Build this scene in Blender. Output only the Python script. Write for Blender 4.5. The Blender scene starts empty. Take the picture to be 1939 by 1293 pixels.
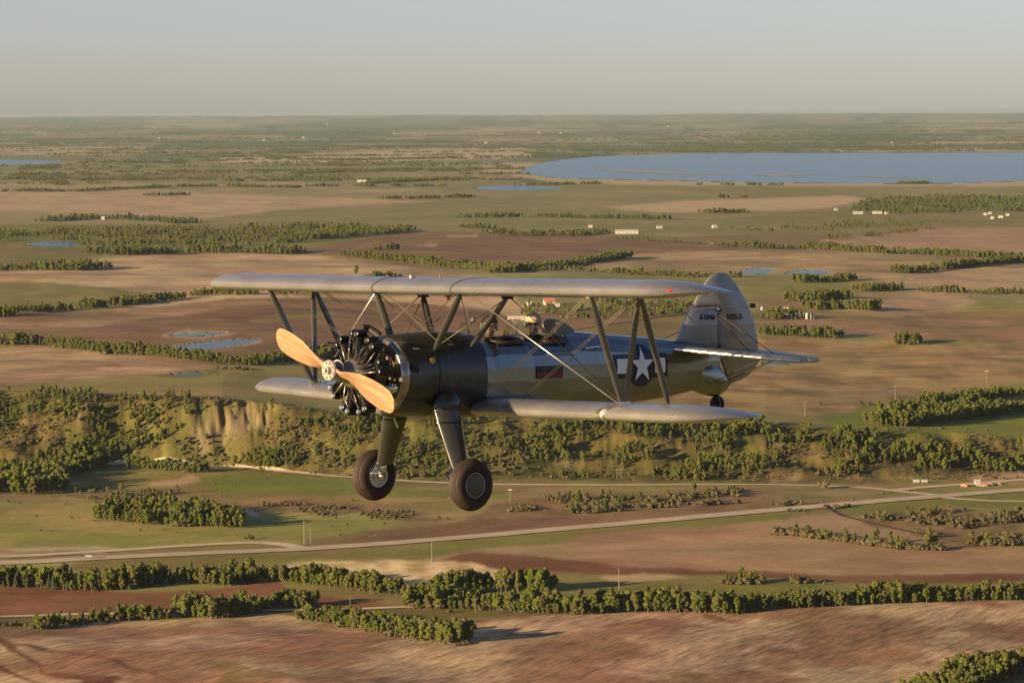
import bpy, bmesh, math, random
import numpy as np
from mathutils import Matrix, Vector
random.seed(7)
RNG = np.random.default_rng(11)
SC = bpy.context.scene
COL = SC.collection

# ---------------------------------------------------------------- camera, sky, sun, exposure
ZC = 280.0                    # camera height above the valley floor, metres
FPX, CX, CY = 7749.5, 969.5, 646.5
PITCH = math.degrees(math.atan((CY - 213.0) / FPX))
ROLL = -0.27
cam = bpy.data.cameras.new('camera')
cam.sensor_width = 36.0
cam.lens = FPX / 1939 * 36.0
cam.clip_start, cam.clip_end = 1.0, 300000.0
CAM = bpy.data.objects.new('camera', cam)
COL.objects.link(CAM)
RC = Matrix.Rotation(math.radians(90 - PITCH), 3, 'X') @ Matrix.Rotation(math.radians(ROLL), 3, 'Z')
CAM.matrix_world = Matrix.Translation((0, 0, ZC)) @ RC.to_4x4()
SC.camera = CAM
RCN = np.array(RC)

SUN_EL = 10.5
SUN_DIR = Vector((-0.80, -0.60, 0)).normalized()          # horizontal direction towards the sun
el = math.radians(SUN_EL)
TO_SUN = Vector((SUN_DIR.x * math.cos(el), SUN_DIR.y * math.cos(el), math.sin(el)))
world = bpy.data.worlds.new('World')
SC.world = world
world.use_nodes = True
wn = world.node_tree
for n in list(wn.nodes):
    wn.nodes.remove(n)
sky = wn.nodes.new('ShaderNodeTexSky')
sky.sky_type = 'NISHITA'
sky.sun_disc = False
sky.sun_elevation = el
sky.sun_rotation = math.atan2(TO_SUN.x, TO_SUN.y)
sky.altitude = 300
sky.air_density, sky.dust_density, sky.ozone_density = 0.70, 0.58, 1.5
bg = wn.nodes.new('ShaderNodeBackground')
bg.inputs['Strength'].default_value = 0.05
wo = wn.nodes.new('ShaderNodeOutputWorld')
tint = wn.nodes.new('ShaderNodeVectorMath'); tint.operation = 'MULTIPLY'      # evening air: a touch rosier than the model's
tint.inputs[1].default_value = (1.06, 0.955, 1.11)
wn.links.new(sky.outputs[0], tint.inputs[0])
wn.links.new(tint.outputs[0], bg.inputs[0])
wn.links.new(bg.outputs[0], wo.inputs[0])
sl = bpy.data.lights.new('sun', 'SUN')
sl.energy = 5.0
sl.angle = math.radians(0.53)
sl.color = (1.0, 0.75, 0.45)
SUN = bpy.data.objects.new('sun', sl)
COL.objects.link(SUN)
SUN.rotation_euler = TO_SUN.to_track_quat('Z', 'Y').to_euler()
SUN.location = (-200, 0, 400)
SC.view_settings.view_transform = 'Standard'
SC.view_settings.look = 'None'
SC.view_settings.gamma = 1.0
SC.view_settings.use_curve_mapping = False
SC.view_settings.exposure = 1.25
SC.render.engine = 'CYCLES'
SC.cycles.use_denoising = True
SC.cycles.max_bounces = 6
SC.cycles.diffuse_bounces = 2
SC.cycles.volume_bounces = 1
SC.cycles.transparent_max_bounces = 8
SC.cycles.sample_clamp_indirect = 6.0

# ---------------------------------------------------------------- small helpers
def lin(c):
    c = c / 255.0
    return c / 12.92 if c <= 0.04045 else ((c + 0.055) / 1.055) ** 2.4
ALB = (1.19, 1.24, 1.10)
def C(r, g, b, k=1.0):
    return (lin(r) * ALB[0] * k, lin(g) * ALB[1] * k, lin(b) * ALB[2] * k)

def prop(o, label=None, cat=None, group=None, kind=None):
    if label: o['label'] = label
    if cat: o['category'] = cat
    if group: o['group'] = group
    if kind: o['kind'] = kind
    return o
def link(name, me, parent=None, mat=None, smooth=False):
    o = bpy.data.objects.new(name, me)
    COL.objects.link(o)
    if parent is not None: o.parent = parent
    if mat is not None and len(me.materials) == 0: me.materials.append(mat)
    if smooth: me.polygons.foreach_set('use_smooth', [True] * len(me.polygons))
    return o
def pymesh(name, v, f):
    me = bpy.data.meshes.new(name)
    me.from_pydata([tuple(p) for p in v], [], [tuple(q) for q in f])
    me.update()
    return me
def empty(name, loc=(0, 0, 0), rz=0.0):
    o = bpy.data.objects.new(name, None)
    COL.objects.link(o)
    o.empty_display_size = 0.2
    o.location = loc
    o.rotation_euler = (0, 0, rz)
    return o

def nodemat(name):
    m = bpy.data.materials.new(name)
    m.use_nodes = True
    nt = m.node_tree
    return m, nt, nt.nodes['Principled BSDF']
def setp(b, base=None, rough=None, metal=None, **kw):
    if base is not None: b.inputs['Base Color'].default_value = (*base, 1)
    if rough is not None: b.inputs['Roughness'].default_value = rough
    if metal is not None: b.inputs['Metallic'].default_value = metal
    for k, v in kw.items():
        b.inputs[k.replace('_', ' ')].default_value = v
def mat(name, base, rough=0.5, metal=0.0, vary=0.25, scale=6.0, bump=0.0, **kw):
    """painted / metal / cloth surface: base colour broken up by two object-space noises, roughness varied too"""
    m, nt, b = nodemat(name)
    setp(b, base, rough, metal, **kw)
    tc = nt.nodes.new('ShaderNodeTexCoord')
    nz = nt.nodes.new('ShaderNodeTexNoise')
    nz.inputs['Scale'].default_value = scale
    nz.inputs['Detail'].default_value = 5
    nt.links.new(tc.outputs['Object'], nz.inputs['Vector'])
    mr = nt.nodes.new('ShaderNodeMapRange')
    mr.inputs['From Min'].default_value, mr.inputs['From Max'].default_value = 0.3, 0.7
    mr.inputs['To Min'].default_value, mr.inputs['To Max'].default_value = 1 - vary, 1 + vary
    nt.links.new(nz.outputs['Fac'], mr.inputs['Value'])
    mx = nt.nodes.new('ShaderNodeVectorMath'); mx.operation = 'SCALE'
    mx.inputs[0].default_value = base
    nt.links.new(mr.outputs[0], mx.inputs['Scale'])
    nt.links.new(mx.outputs[0], b.inputs['Base Color'])
    mr2 = nt.nodes.new('ShaderNodeMapRange')
    mr2.inputs['To Min'].default_value, mr2.inputs['To Max'].default_value = max(0.03, rough - 0.1), min(1, rough + 0.12)
    nt.links.new(nz.outputs['Fac'], mr2.inputs['Value'])
    nt.links.new(mr2.outputs[0], b.inputs['Roughness'])
    if bump:
        bp = nt.nodes.new('ShaderNodeBump')
        bp.inputs['Strength'].default_value = bump
        bp.inputs['Distance'].default_value = 0.01
        nt.links.new(nz.outputs['Fac'], bp.inputs['Height'])
        nt.links.new(bp.outputs[0], b.inputs['Normal'])
    return m

# ---------------------------------------------------------------- terrain heights on a polar grid around the camera's ground point
def gnoise(x, y, seed=0):
    xi, yi = np.floor(x).astype(np.int64), np.floor(y).astype(np.int64)
    xf, yf = x - xi, y - yi
    def g(ix, iy):
        h = (ix * 374761393 + iy * 668265263 + seed * 974634533) & 0xFFFFFFFF
        h = ((h ^ (h >> 13)) * 1274126177) & 0xFFFFFFFF
        return ((h ^ (h >> 16)) & 0xFFFF) / 65535.0 * 2 * np.pi
    def d(ix, iy, dx, dy):
        a = g(ix, iy)
        return np.cos(a) * dx + np.sin(a) * dy
    u, v = xf * xf * xf * (xf * (xf * 6 - 15) + 10), yf * yf * yf * (yf * (yf * 6 - 15) + 10)
    a = d(xi, yi, xf, yf) * (1 - u) + d(xi + 1, yi, xf - 1, yf) * u
    b = d(xi, yi + 1, xf, yf - 1) * (1 - u) + d(xi + 1, yi + 1, xf - 1, yf - 1) * u
    return (a * (1 - v) + b * v) * 1.5
def sstep(a, b, x):
    t = np.clip((x - a) / (b - a), 0, 1)
    return t * t * (3 - 2 * t)
def rowy(v, h):                      # distance at which pixel row v meets height h
    return (ZC - h) * FPX / (v - 213.0)
BU = np.array([-400, 0, 200, 420, 600, 800, 1000, 1250, 1450, 1640, 1939, 2300.])
BTOP = np.array([735, 737, 746, 754, 772, 782, 792, 797, 804, 818, 832, 835.])
BTOE = np.array([885, 888, 880, 884, 900, 908, 908, 912, 914, 912, 900, 895.])
BH = np.array([50, 50, 50, 48, 42, 38, 35, 32, 30, 25, 20, 20.])
BS = (BU - CX) / FPX
YTOP = np.array([rowy(v, h) for v, h in zip(BTOP, BH)])
YTOE = np.array([rowy(v, 0.0) for v in BTOE])
def height0(x, y):
    s = x / np.maximum(y, 500.0)
    toe = np.interp(s, BS, YTOE) + 22 * gnoise(x / 70, y * 0 + 3.3, 5) + 9 * gnoise(x / 26, y / 90, 6)
    top = np.interp(s, BS, YTOP) + 26 * gnoise(x / 55, y * 0 + 7.7, 8) + 10 * gnoise(x / 17, y * 0, 9)
    top = np.maximum(top, toe + 35)
    H = np.interp(s, BS, BH)
    t = np.clip((y - toe) / (top - toe), 0, 1)
    prof = t ** 1.25 * (1 - 0.25 * np.sin(np.pi * t)) if False else sstep(0, 1, t) * 0.6 + t * 0.4
    z = H * prof
    face = np.sin(np.pi * t) ** 0.8 * (t > 0) * (t < 1)
    z = z + face * (5.0 * gnoise(x / 52 + y / 90, y / 42, 21) + 3.0 * gnoise(x / 21 - y / 60, y / 17, 22) + 1.6 * (0.3 - np.abs(gnoise(x / 11, y / 9, 23))) + 0.8 * gnoise(x / 5, y / 4.5, 24))
    # the bare cliff under the left rim is cut into flutes
    u = s * FPX + CX
    bare = sstep(352, 385, u) * (1 - sstep(505, 530, u)) * sstep(.38, .62, t) * (1 - sstep(.97, 1.0, t))
    fl = np.abs(gnoise(x / 9 + 0.6 * gnoise(y / 22, x / 30, 62), y / 60, 61))
    z = z - bare * (1.0 + 4.6 * (0.42 - np.minimum(fl, 0.42)) / 0.42 * (0.6 + 0.4 * gnoise(x / 31, y / 31, 63)))
    z = z + (50 - H) * sstep(0, 2200, y - top)
    amp = np.where(y < toe, 0.30 + 0.85 * (1 - sstep(2150, 2500, y)), 1.0 * sstep(0, 500, y - top))
    amp = amp * (1 - sstep(6000, 9500, y))
    z = z + amp * (4.6 * gnoise(x / 330, y / 330, 1) + 2.0 * gnoise(x / 120, y / 130, 2) + 0.6 * gnoise(x / 45, y / 50, 3))
    r = np.hypot(x, y)
    z = z + sstep(26000, 120000, r) * (150 + 40 * gnoise(x / 9000 + 3, y / 30000, 4)) + sstep(26000, 50000, r) * 14 * gnoise(x / 3500, y / 12000, 7)
    return z

AZ = np.unique(np.concatenate([np.radians(np.linspace(-9.0, 9.0, 1050)), np.radians(np.linspace(9.0, 25.0, 230)), np.radians(np.linspace(-25.0, -9.0, 230)), np.radians(np.linspace(25.0, 180.0, 40)), np.radians(np.linspace(-180.0, -25.0, 40))]))
vrow = np.linspace(1335, 213 + 17.5, 660)              # rows spaced evenly as the camera sees a flat plain
RR = np.concatenate([[6, 60, 200, 450, 800, 1150, 1450, 1650, 1750], (ZC - 25) * FPX / (vrow - 213.0)])
RR = RR[np.concatenate([[True], np.diff(RR) > 1])]
RR = np.concatenate([RR[RR < 82000], np.linspace(88000, 130000, 6)])
GX = RR[None, :] * np.sin(AZ)[:, None]
GY = RR[None, :] * np.cos(AZ)[:, None]
GZ = height0(GX, GY)

def ground_z(x, y):
    x, y = np.atleast_1d(np.asarray(x, float)), np.atleast_1d(np.asarray(y, float))
    a, r = np.arctan2(x, y), np.hypot(x, y)
    i = np.clip(np.searchsorted(AZ, a) - 1, 0, len(AZ) - 2)
    j = np.clip(np.searchsorted(RR, r) - 1, 0, len(RR) - 2)
    fa = np.clip((a - AZ[i]) / (AZ[i + 1] - AZ[i]), 0, 1)
    fr = np.clip((r - RR[j]) / (RR[j + 1] - RR[j]), 0, 1)
    return (GZ[i, j] * (1 - fa) + GZ[i + 1, j] * fa) * (1 - fr) + (GZ[i, j + 1] * (1 - fa) + GZ[i + 1, j + 1] * fa) * fr
ENV = None
def refresh_env():
    global ENV
    ENV = np.maximum.accumulate((GZ - ZC) / RR[None, :], axis=1)
refresh_env()
def ground_at(pts):
    """image points of the survey photograph -> world XY on the terrain"""
    p = np.asarray(pts, float).reshape(-1, 2)
    d = np.stack([(p[:, 0] - CX) / FPX, -(p[:, 1] - CY) / FPX, -np.ones(len(p))], 1) @ RCN.T
    a = np.arctan2(d[:, 0], d[:, 1])
    e = d[:, 2] / np.hypot(d[:, 0], d[:, 1])
    i = np.clip(np.searchsorted(AZ, a), 0, len(AZ) - 1)
    out = []
    for k in range(len(p)):
        env = ENV[i[k]]
        j = int(np.clip(np.searchsorted(env, e[k]), 1, len(RR) - 1))
        e0, e1 = (GZ[i[k], j - 1] - ZC) / RR[j - 1], (GZ[i[k], j] - ZC) / RR[j]
        t = min(1.0, max(0.0, (e[k] - e0) / (e1 - e0))) if abs(e1 - e0) > 1e-12 else 0.0
        r = RR[j - 1] + t * (RR[j] - RR[j - 1])
        out.append((r * math.sin(a[k]), r * math.cos(a[k])))
    return np.array(out)
def world_to_px(P):
    q = (np.asarray(P, float) - np.array([0, 0, ZC])) @ RCN
    return np.stack([CX + FPX * q[:, 0] / -q[:, 2], CY - FPX * q[:, 1] / -q[:, 2]], 1)
def densify(pts, n=6):
    pts = np.array(pts, float)
    # whatever runs out of the surveyed frame carries on well beyond it
    pts[:, 0] += np.where(pts[:, 0] <= -40, -1500, 0) + np.where(pts[:, 0] >= 1990, 1500, 0)
    out = []
    for a, b in zip(pts[:-1], pts[1:]):
        for k in range(n): out.append(a + (b - a) * k / n)
    out.append(pts[-1])
    return np.array(out)
def inside(poly, x, y):
    r = np.zeros(x.shape, bool)
    n = len(poly)
    for k in range(n):
        x0, y0 = poly[k]; x1, y1 = poly[(k + 1) % n]
        if y0 == y1: continue
        c = ((y0 > y) != (y1 > y)) & (x < (x1 - x0) * (y - y0) / (y1 - y0) + x0)
        r ^= c
    return r
def smooth_ring(pts, n=6):
    """closed Catmull-Rom through image points"""
    p = np.asarray(pts, float); m = len(p); out = []
    for i in range(m):
        a, b, c, d = p[i - 1], p[i], p[(i + 1) % m], p[(i + 2) % m]
        for k in range(n):
            t = k / n
            out.append(0.5 * (2 * b + (c - a) * t + (2 * a - 5 * b + 4 * c - d) * t * t + (3 * b - a - 3 * c + d) * t ** 3))
    return np.array(out)

# ---------------------------------------------------------------- water: levels first, the ground gives way under it
LAKE = [(1000, 318), (1030, 308), (1120, 297), (1300, 291.5), (1600, 290), (1950, 289), (2200, 288), (2200, 343), (1939, 343), (1800, 347), (1600, 347), (1400, 345), (1200, 340.5), (1080, 338.5), (1012, 332), (988, 326)]
WATERS = [('lake', LAKE, 2), ('lake', [(-160, 302), (60, 303.5), (122, 306), (60, 311.5), (-160, 316)], 4),
    ('pond', [(322, 633), (350, 629), (415, 627.5), (428, 631), (390, 637.5), (338, 638.5)], 5),
    ('pond', [(318, 659), (370, 650), (430, 646), (482, 643), (490, 648), (440, 655), (380, 661), (335, 662)], 5),
    ('pond', [(322, 709), (345, 706), (380, 704), (388, 707), (350, 711)], 4),
    ('pond', [(1385, 517), (1415, 511), (1440, 508), (1462, 510), (1488, 515), (1470, 519), (1430, 518)], 4),
    ('pond', [(1488, 516), (1525, 511), (1560, 512), (1572, 516), (1545, 520), (1505, 518)], 4),
    ('pond', [(1444, 685), (1490, 680), (1530, 682), (1524, 688), (1460, 690)], 4),
    ('pond', [(900, 355), (960, 352), (1050, 354), (1052, 359), (930, 360)], 4),
    ('pond', [(46, 462), (110, 458.5), (175, 461), (100, 466)], 4),
    ('pond', [(464, 963), (484, 968), (492, 978), (472, 975)], 4),
    ('pond', [(1862, 1027), (1888, 1018), (1898, 1021), (1880, 1031)], 4)]
water_rings = []
for name, ring, ns in WATERS:
    xy = ground_at(smooth_ring(ring, ns))
    lvl = float(np.median(ground_z(xy[:, 0], xy[:, 1]))) - 0.2
    water_rings.append((name, xy, lvl))
fine = np.abs(AZ) < math.radians(12)
for name, xy, lvl in water_rings:
    big = name == 'lake'
    mrg = 60.0 if not big else 10.0
    box = (GX > xy[:, 0].min() - mrg) & (GX < xy[:, 0].max() + mrg) & (GY > xy[:, 1].min() - mrg * 3) & (GY < xy[:, 1].max() + mrg * 3)
    ii = np.nonzero(box)
    px, py = GX[ii], GY[ii]
    ins = inside(xy, px, py)
    if big:
        GZ[ii] = np.where(ins, lvl - 2.0, GZ[ii])
    else:
        dd = np.full(px.shape, 1e9)
        for k in range(len(xy)):
            a, b = xy[k], xy[(k + 1) % len(xy)]
            ab = b - a; L = ab @ ab + 1e-9
            t = np.clip(((px - a[0]) * ab[0] + (py - a[1]) * ab[1]) / L, 0, 1)
            dd = np.minimum(dd, np.hypot(px - a[0] - ab[0] * t, py - a[1] - ab[1] * t))
        w = 1 - sstep(10, 58, dd)
        zz = GZ[ii] * (1 - w) + (lvl + 0.35) * w
        GZ[ii] = np.where(ins, lvl - 0.8, zz)
refresh_env()

# ---------------------------------------------------------------- field colours, painted onto the one ground sheet
GI = np.nonzero(np.ones(GX.shape, bool))
FX, FY = GX.ravel(), GY.ravel()
NV = FX.size
FC = np.zeros((NV, 3)); FS = np.full(NV, 0.35); FA = np.zeros(NV)
SFACE = FX / np.maximum(FY, 500.0)
TOE_V = np.interp(SFACE, BS, YTOE); TOP_V = np.interp(SFACE, BS, YTOP)
S_, T_, P_, P2_, G_, D_, W_, R_, O_ = C(172, 143, 115), C(146, 118, 92), C(104, 76, 56), C(122, 94, 72), C(130, 120, 70), C(116, 118, 54), C(178, 156, 122), C(112, 72, 50), C(126, 108, 68)
# prairie sections everywhere: quarter-section blocks with their own crop
def cells(x, y, cw, ch, rot, seed):
    c, s = math.cos(rot), math.sin(rot)
    u, v = x * c + y * s, -x * s + y * c
    iu = np.floor(u / cw).astype(np.int64)
    off = ((iu * 7919 + seed) % 5) * ch * 0.37
    iv = np.floor((v + off) / ch).astype(np.int64)
    h = (iu * 73856093 ^ iv * 19349663 ^ seed * 83492791) & 0xFFFFFF
    h = ((h ^ (h >> 9)) * 2654435761) & 0xFFFFFFFF
    return ((h >> 8) & 0xFFFF) / 65535.0
wx, wy = FX + 40 * gnoise(FX / 300, FY / 300, 31), FY + 60 * gnoise(FX / 260, FY / 260, 32)
k1 = cells(wx, wy, 810, 640, math.radians(9), 5)
pal = np.array([G_, C(120, 116, 78), S_, C(108, 104, 62), P2_, T_, C(112, 110, 70), S_, C(128, 120, 84), O_])
FC[:] = pal[np.minimum((k1 * len(pal)).astype(int), len(pal) - 1)]
FS[:] = 0.30 + 0.3 * ((k1 * 37) % 1)
far = sstep(9000, 16000, np.hypot(FX, FY))[:, None]
k2 = cells(FX + 200 * gnoise(FX / 1500, FY / 2500, 33), FY + 300 * gnoise(FX / 1500, FY / 1500, 34), 1250, 2100, math.radians(5), 9)
pal2 = np.array([C(96, 104, 72), C(84, 94, 62), C(176, 152, 124), C(106, 108, 76), C(150, 128, 102), C(84, 92, 60), C(124, 116, 86), C(140, 122, 94), C(172, 148, 120), C(98, 102, 72)])
pal2 = pal2 * 0.86
FC = np.where(far > 0.5, pal2[np.minimum((k2 * len(pal2)).astype(int), len(pal2) - 1)], FC)
wood = gnoise(FX / 900, FY / 1600, 35) + 0.5 * gnoise(FX / 300, FY / 700, 36)
FC = np.where((far > 0.4) & (wood > 0.55)[:, None], np.array(C(62, 74, 44)), FC)
shore = sstep(24500, 26500, FY) * 0 + (np.abs(FY - 24000) < 0)
valley = FY < TOP_V
FC[valley] = O_
vg = gnoise(FX / 160, FY / 260, 37) + 0.5 * gnoise(FX / 45, FY / 80, 38)
FC = np.where((valley & (vg > 0.12))[:, None], np.array(C(128, 118, 66)), FC)
FC = np.where((valley & (vg < -0.42))[:, None], np.array(C(132, 108, 76)), FC)
slope_ = valley & (FY > TOE_V - 25)
fg = gnoise(FX / 10, FY / 7, 40) + 0.6 * gnoise(FX / 4, FY / 4, 45)
sv = gnoise(FX / 30 + FY / 80, FY / 20, 39) + 0.4 * gnoise(FX / 9, FY / 8, 46)
FC = np.where((slope_ & (sv > 0.25))[:, None], np.array(C(112, 94, 58)), FC)
FC = np.where((slope_ & (sv < 0.0))[:, None], np.array(C(94, 88, 46)), FC)
FC = np.where((slope_ & (fg > 0.28))[:, None], FC * 0.68, FC)
FC = np.where((slope_ & (fg < -0.42))[:, None], FC * 1.22, FC)
JX = FX + 12 * gnoise(FX / 55, FY / 70, 41) + 2.5 * gnoise(FX / 11, FY / 16, 42)
JY = FY + 16 * gnoise(FX / 55, FY / 60, 43) + 4 * gnoise(FX / 12, FY / 18, 44)
def paint(px, colour, streak=0.35, ang=8.0, edge=1.0, mixc=None, mixs=120.0, only_slope=False):
    xy = ground_at(densify(list(px) + [px[0]], 5))
    b = (FX > xy[:, 0].min() - 30) & (FX < xy[:, 0].max() + 30) & (FY > xy[:, 1].min() - 60) & (FY < xy[:, 1].max() + 60)
    if only_slope: b &= slope_
    i = np.nonzero(b)[0]
    x, y = FX[i] + edge * (JX[i] - FX[i]), FY[i] + edge * (JY[i] - FY[i])
    i = i[inside(xy, x, y)]
    if mixc is None: FC[i] = colour
    else:
        t = sstep(-0.25, 0.35, gnoise(FX[i] / mixs, FY[i] / (mixs * 1.6), 51) + 0.4 * gnoise(FX[i] / (mixs / 4), FY[i] / (mixs / 3), 52))[:, None]
        FC[i] = np.array(colour) * (1 - t) + np.array(mixc) * t
    FS[i] = streak; FA[i] = math.radians(ang)
# --- plateau, far to near
paint([(-50, 318), (500, 300), (1000, 318), (985, 345), (1400, 352), (2000, 348), (2000, 420), (-50, 420)], C(120, 112, 74), 0.4, mixc=C(134, 120, 84), mixs=500)
paint([(380, 301), (620, 289), (1000, 287), (1010, 300), (700, 308), (420, 309)], C(170, 146, 118), 0.4)
paint([(930, 312), (1000, 312), (1060, 330), (1300, 337), (1939, 338), (2100, 342), (2100, 352), (1700, 353), (1300, 352), (1060, 347), (970, 333), (905, 322)], C(168, 144, 114), 0.3)
paint([(120, 338), (420, 320), (425, 331), (250, 339)], P2_, 0.3)
paint([(-50, 352), (560, 345), (700, 352), (900, 366), (560, 364), (200, 366), (-50, 370)], C(158, 134, 106), 0.45, mixc=C(124, 114, 76), mixs=300)
paint([(-50, 364), (200, 358), (560, 372), (850, 382), (520, 398), (400, 414), (100, 402), (-50, 398)], S_, 0.6, mixc=C(156, 130, 102), mixs=160)
paint([(-50, 398), (100, 402), (400, 414), (380, 424), (-50, 432)], C(140, 122, 86), 0.5)
paint([(400, 414), (520, 398), (850, 380), (1150, 388), (1400, 402), (1939, 400), (2000, 430), (1500, 452), (900, 440), (600, 432)], C(118, 110, 70), 0.45, mixc=C(132, 118, 80), mixs=220)
paint([(1140, 393), (1300, 380), (1600, 371), (1650, 378), (1560, 395), (1350, 402), (1230, 402)], S_, 0.4)
paint([(1560, 395), (1939, 385), (2000, 432), (1780, 434), (1500, 436), (1400, 412)], C(112, 106, 60), 0.4, mixc=C(128, 110, 74), mixs=150)
paint([(-50, 430), (380, 424), (800, 432), (800, 470), (-50, 470)], C(108, 104, 56), 0.4, mixc=C(118, 108, 64), mixs=120)
paint([(545, 482), (620, 462), (790, 437), (1000, 443), (1180, 450), (1400, 468), (1300, 482), (1190, 482), (1100, 492), (900, 502), (700, 492), (560, 480)], C(112, 84, 64), 0.5, mixc=P2_, mixs=200)
paint([(848, 446), (905, 445), (906, 448), (850, 449)], S_, 0.2, edge=0.3)
paint([(790, 464), (828, 463), (828, 466), (790, 467)], S_, 0.2, edge=0.3)
paint([(1180, 455), (1500, 440), (1620, 445), (1560, 462), (1400, 468)], C(118, 98, 68), 0.45)
paint([(1545, 456), (1700, 437), (1780, 431), (2000, 436), (2000, 482), (1900, 478), (1690, 470)], C(152, 120, 98), 0.3)
paint([(-50, 465), (170, 468), (200, 482), (100, 505), (-50, 510)], C(116, 98, 64), 0.5, mixc=C(106, 100, 58), mixs=80)
paint([(1095, 508), (1200, 482), (1400, 474), (1600, 474), (1800, 490), (2000, 505), (2000, 522), (1700, 527), (1500, 517), (1300, 520)], C(158, 130, 100), 0.7, mixc=C(132, 110, 80), mixs=180)
paint([(950, 522), (1300, 522), (1500, 520), (1700, 528), (1720, 552), (1560, 580), (1300, 568), (900, 560), (560, 560), (560, 545), (850, 535)], C(122, 112, 66), 0.4, mixc=C(130, 116, 74), mixs=200)
paint([(1660, 524), (1800, 508), (2000, 498), (2000, 552), (1760, 548), (1640, 538)], C(160, 132, 104), 0.5)
paint([(1690, 548), (1716, 520), (1722, 520), (1700, 549)], G_, 0.3, edge=0.2)
paint([(-50, 522), (100, 500), (200, 488), (300, 480), (450, 474), (560, 480), (700, 497), (870, 517), (950, 527), (700, 545), (500, 550), (400, 562), (330, 560), (200, 545), (50, 532), (-50, 536)], S_, 0.75, mixc=C(150, 120, 94), mixs=150)
paint([(-50, 536), (50, 532), (200, 545), (330, 560), (220, 588), (60, 596), (-50, 604)], C(124, 112, 68), 0.4)
paint([(-50, 612), (180, 590), (330, 578), (440, 566), (620, 562), (800, 575), (950, 590), (1000, 640), (700, 665), (580, 674), (420, 670), (250, 657), (100, 647), (-50, 648)], C(108, 80, 60), 0.6, mixc=C(124, 94, 70), mixs=260)
paint([(-50, 612), (180, 591), (330, 578), (470, 566), (520, 573), (320, 600), (120, 625), (-50, 640)], C(146, 116, 90), 0.7, mixc=C(122, 94, 70), mixs=120)
paint([(470, 606), (620, 592), (640, 596), (480, 612)], C(122, 108, 66), 0.3)
paint([(300, 634), (350, 626), (420, 625), (436, 631), (400, 640), (330, 642)], C(160, 136, 106), 0.3)
paint([(290, 661), (360, 649), (430, 643), (490, 641), (502, 648), (440, 658), (330, 666)], C(160, 136, 106), 0.3)
paint([(950, 600), (1330, 565), (1450, 600), (1450, 625), (1300, 640), (1000, 650)], C(110, 98, 58), 0.4, mixc=C(122, 96, 70), mixs=100)
paint([(1440, 560), (1560, 575), (1800, 590), (2000, 592), (2000, 610), (1440, 606)], C(126, 104, 72), 0.4)
paint([(1560, 585), (1630, 556), (1790, 550), (1860, 572), (1800, 590), (1700, 602)], C(160, 130, 106), 0.4, mixc=C(146, 118, 92), mixs=90)
paint([(1430, 606), (1560, 606), (1700, 603), (2000, 606), (2000, 650), (1720, 648), (1590, 630), (1430, 626)], C(140, 108, 84), 0.5, mixc=C(124, 98, 70), mixs=140)
paint([(1300, 640), (1435, 636), (1600, 647), (1750, 652), (2000, 658), (2000, 716), (1900, 732), (1700, 765), (1530, 792), (1440, 785), (1280, 765)], C(150, 122, 86), 0.8, 12, mixc=C(126, 101, 68), mixs=60)
paint([(-50, 655), (70, 655), (230, 672), (410, 690), (330, 706), (180, 722), (90, 730), (-50, 738)], C(164, 132, 104), 0.8, 5, mixc=C(138, 108, 82), mixs=90)
paint([(-50, 742), (0, 735), (90, 724), (330, 704), (430, 690), (700, 684), (1000, 690), (1300, 765), (1560, 792), (1660, 820), (1400, 808), (1000, 795), (700, 785), (520, 768), (400, 752), (200, 744)], C(128, 115, 68), 0.35, 3, mixc=C(138, 119, 74), mixs=200)
paint([(290, 711), (330, 703), (420, 700), (430, 706), (370, 715)], C(106, 100, 54), 0.3)
paint([(1540, 792), (1700, 762), (1939, 722), (2050, 712), (2050, 836), (1939, 832), (1700, 836), (1640, 822), (1560, 803)], C(116, 116, 50), 0.25, 60)
paint([(1480, 770), (1700, 742), (1930, 722), (1930, 726), (1700, 748), (1480, 778)], C(148, 122, 86), 0.4, edge=0.3)
# --- bluff: bare earth and slumps
for q in ([(362, 812), (380, 792), (420, 772), (450, 768), (520, 770), (512, 790), (500, 812), (440, 826), (395, 828)], [(378, 806), (430, 776), (510, 772), (508, 800), (440, 822)]):
    paint(q, C(136, 112, 90), 0.5, 90, mixc=C(158, 134, 110), mixs=9)
paint([(420, 774), (450, 769), (522, 771), (518, 786), (470, 790), (425, 788)], C(128, 100, 70), 0.5, 90, mixc=C(160, 130, 96), mixs=7)
for q in ([(70, 792), (100, 788), (165, 790), (170, 800), (80, 800)], [(330, 842), (372, 840), (384, 856), (350, 858)], [(1886, 834), (1915, 832), (1930, 858), (1905, 860), (1890, 848)], [(222, 796), (250, 792), (256, 800), (228, 803)], [(1440, 835), (1480, 830), (1500, 850), (1460, 856)], [(720, 835), (770, 832), (780, 842), (730, 845)], [(1000, 806), (1030, 804), (1034, 818), (1006, 822)], [(1690, 862), (1720, 858), (1730, 880), (1690, 884)], [(1040, 872), (1100, 868), (1120, 878), (1060, 882)]):
    paint(q, C(150, 126, 94), 0.4, 90, mixc=C(122, 104, 66), mixs=16)
paint([(1440, 905), (1480, 898), (1540, 903), (1530, 910), (1450, 913)], C(170, 144, 116), 0.4, mixc=C(138, 112, 84), mixs=14)
paint([(1830, 905), (1880, 892), (1939, 893), (1990, 898), (1990, 915), (1840, 913)], C(168, 138, 114), 0.4, mixc=C(146, 110, 88), mixs=16)
FC[(FY > TOE_V + 4) & (FY < TOP_V + 8)] *= 0.60          # bluff face: colour darkened to offset the low sun striking it squarely
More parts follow.
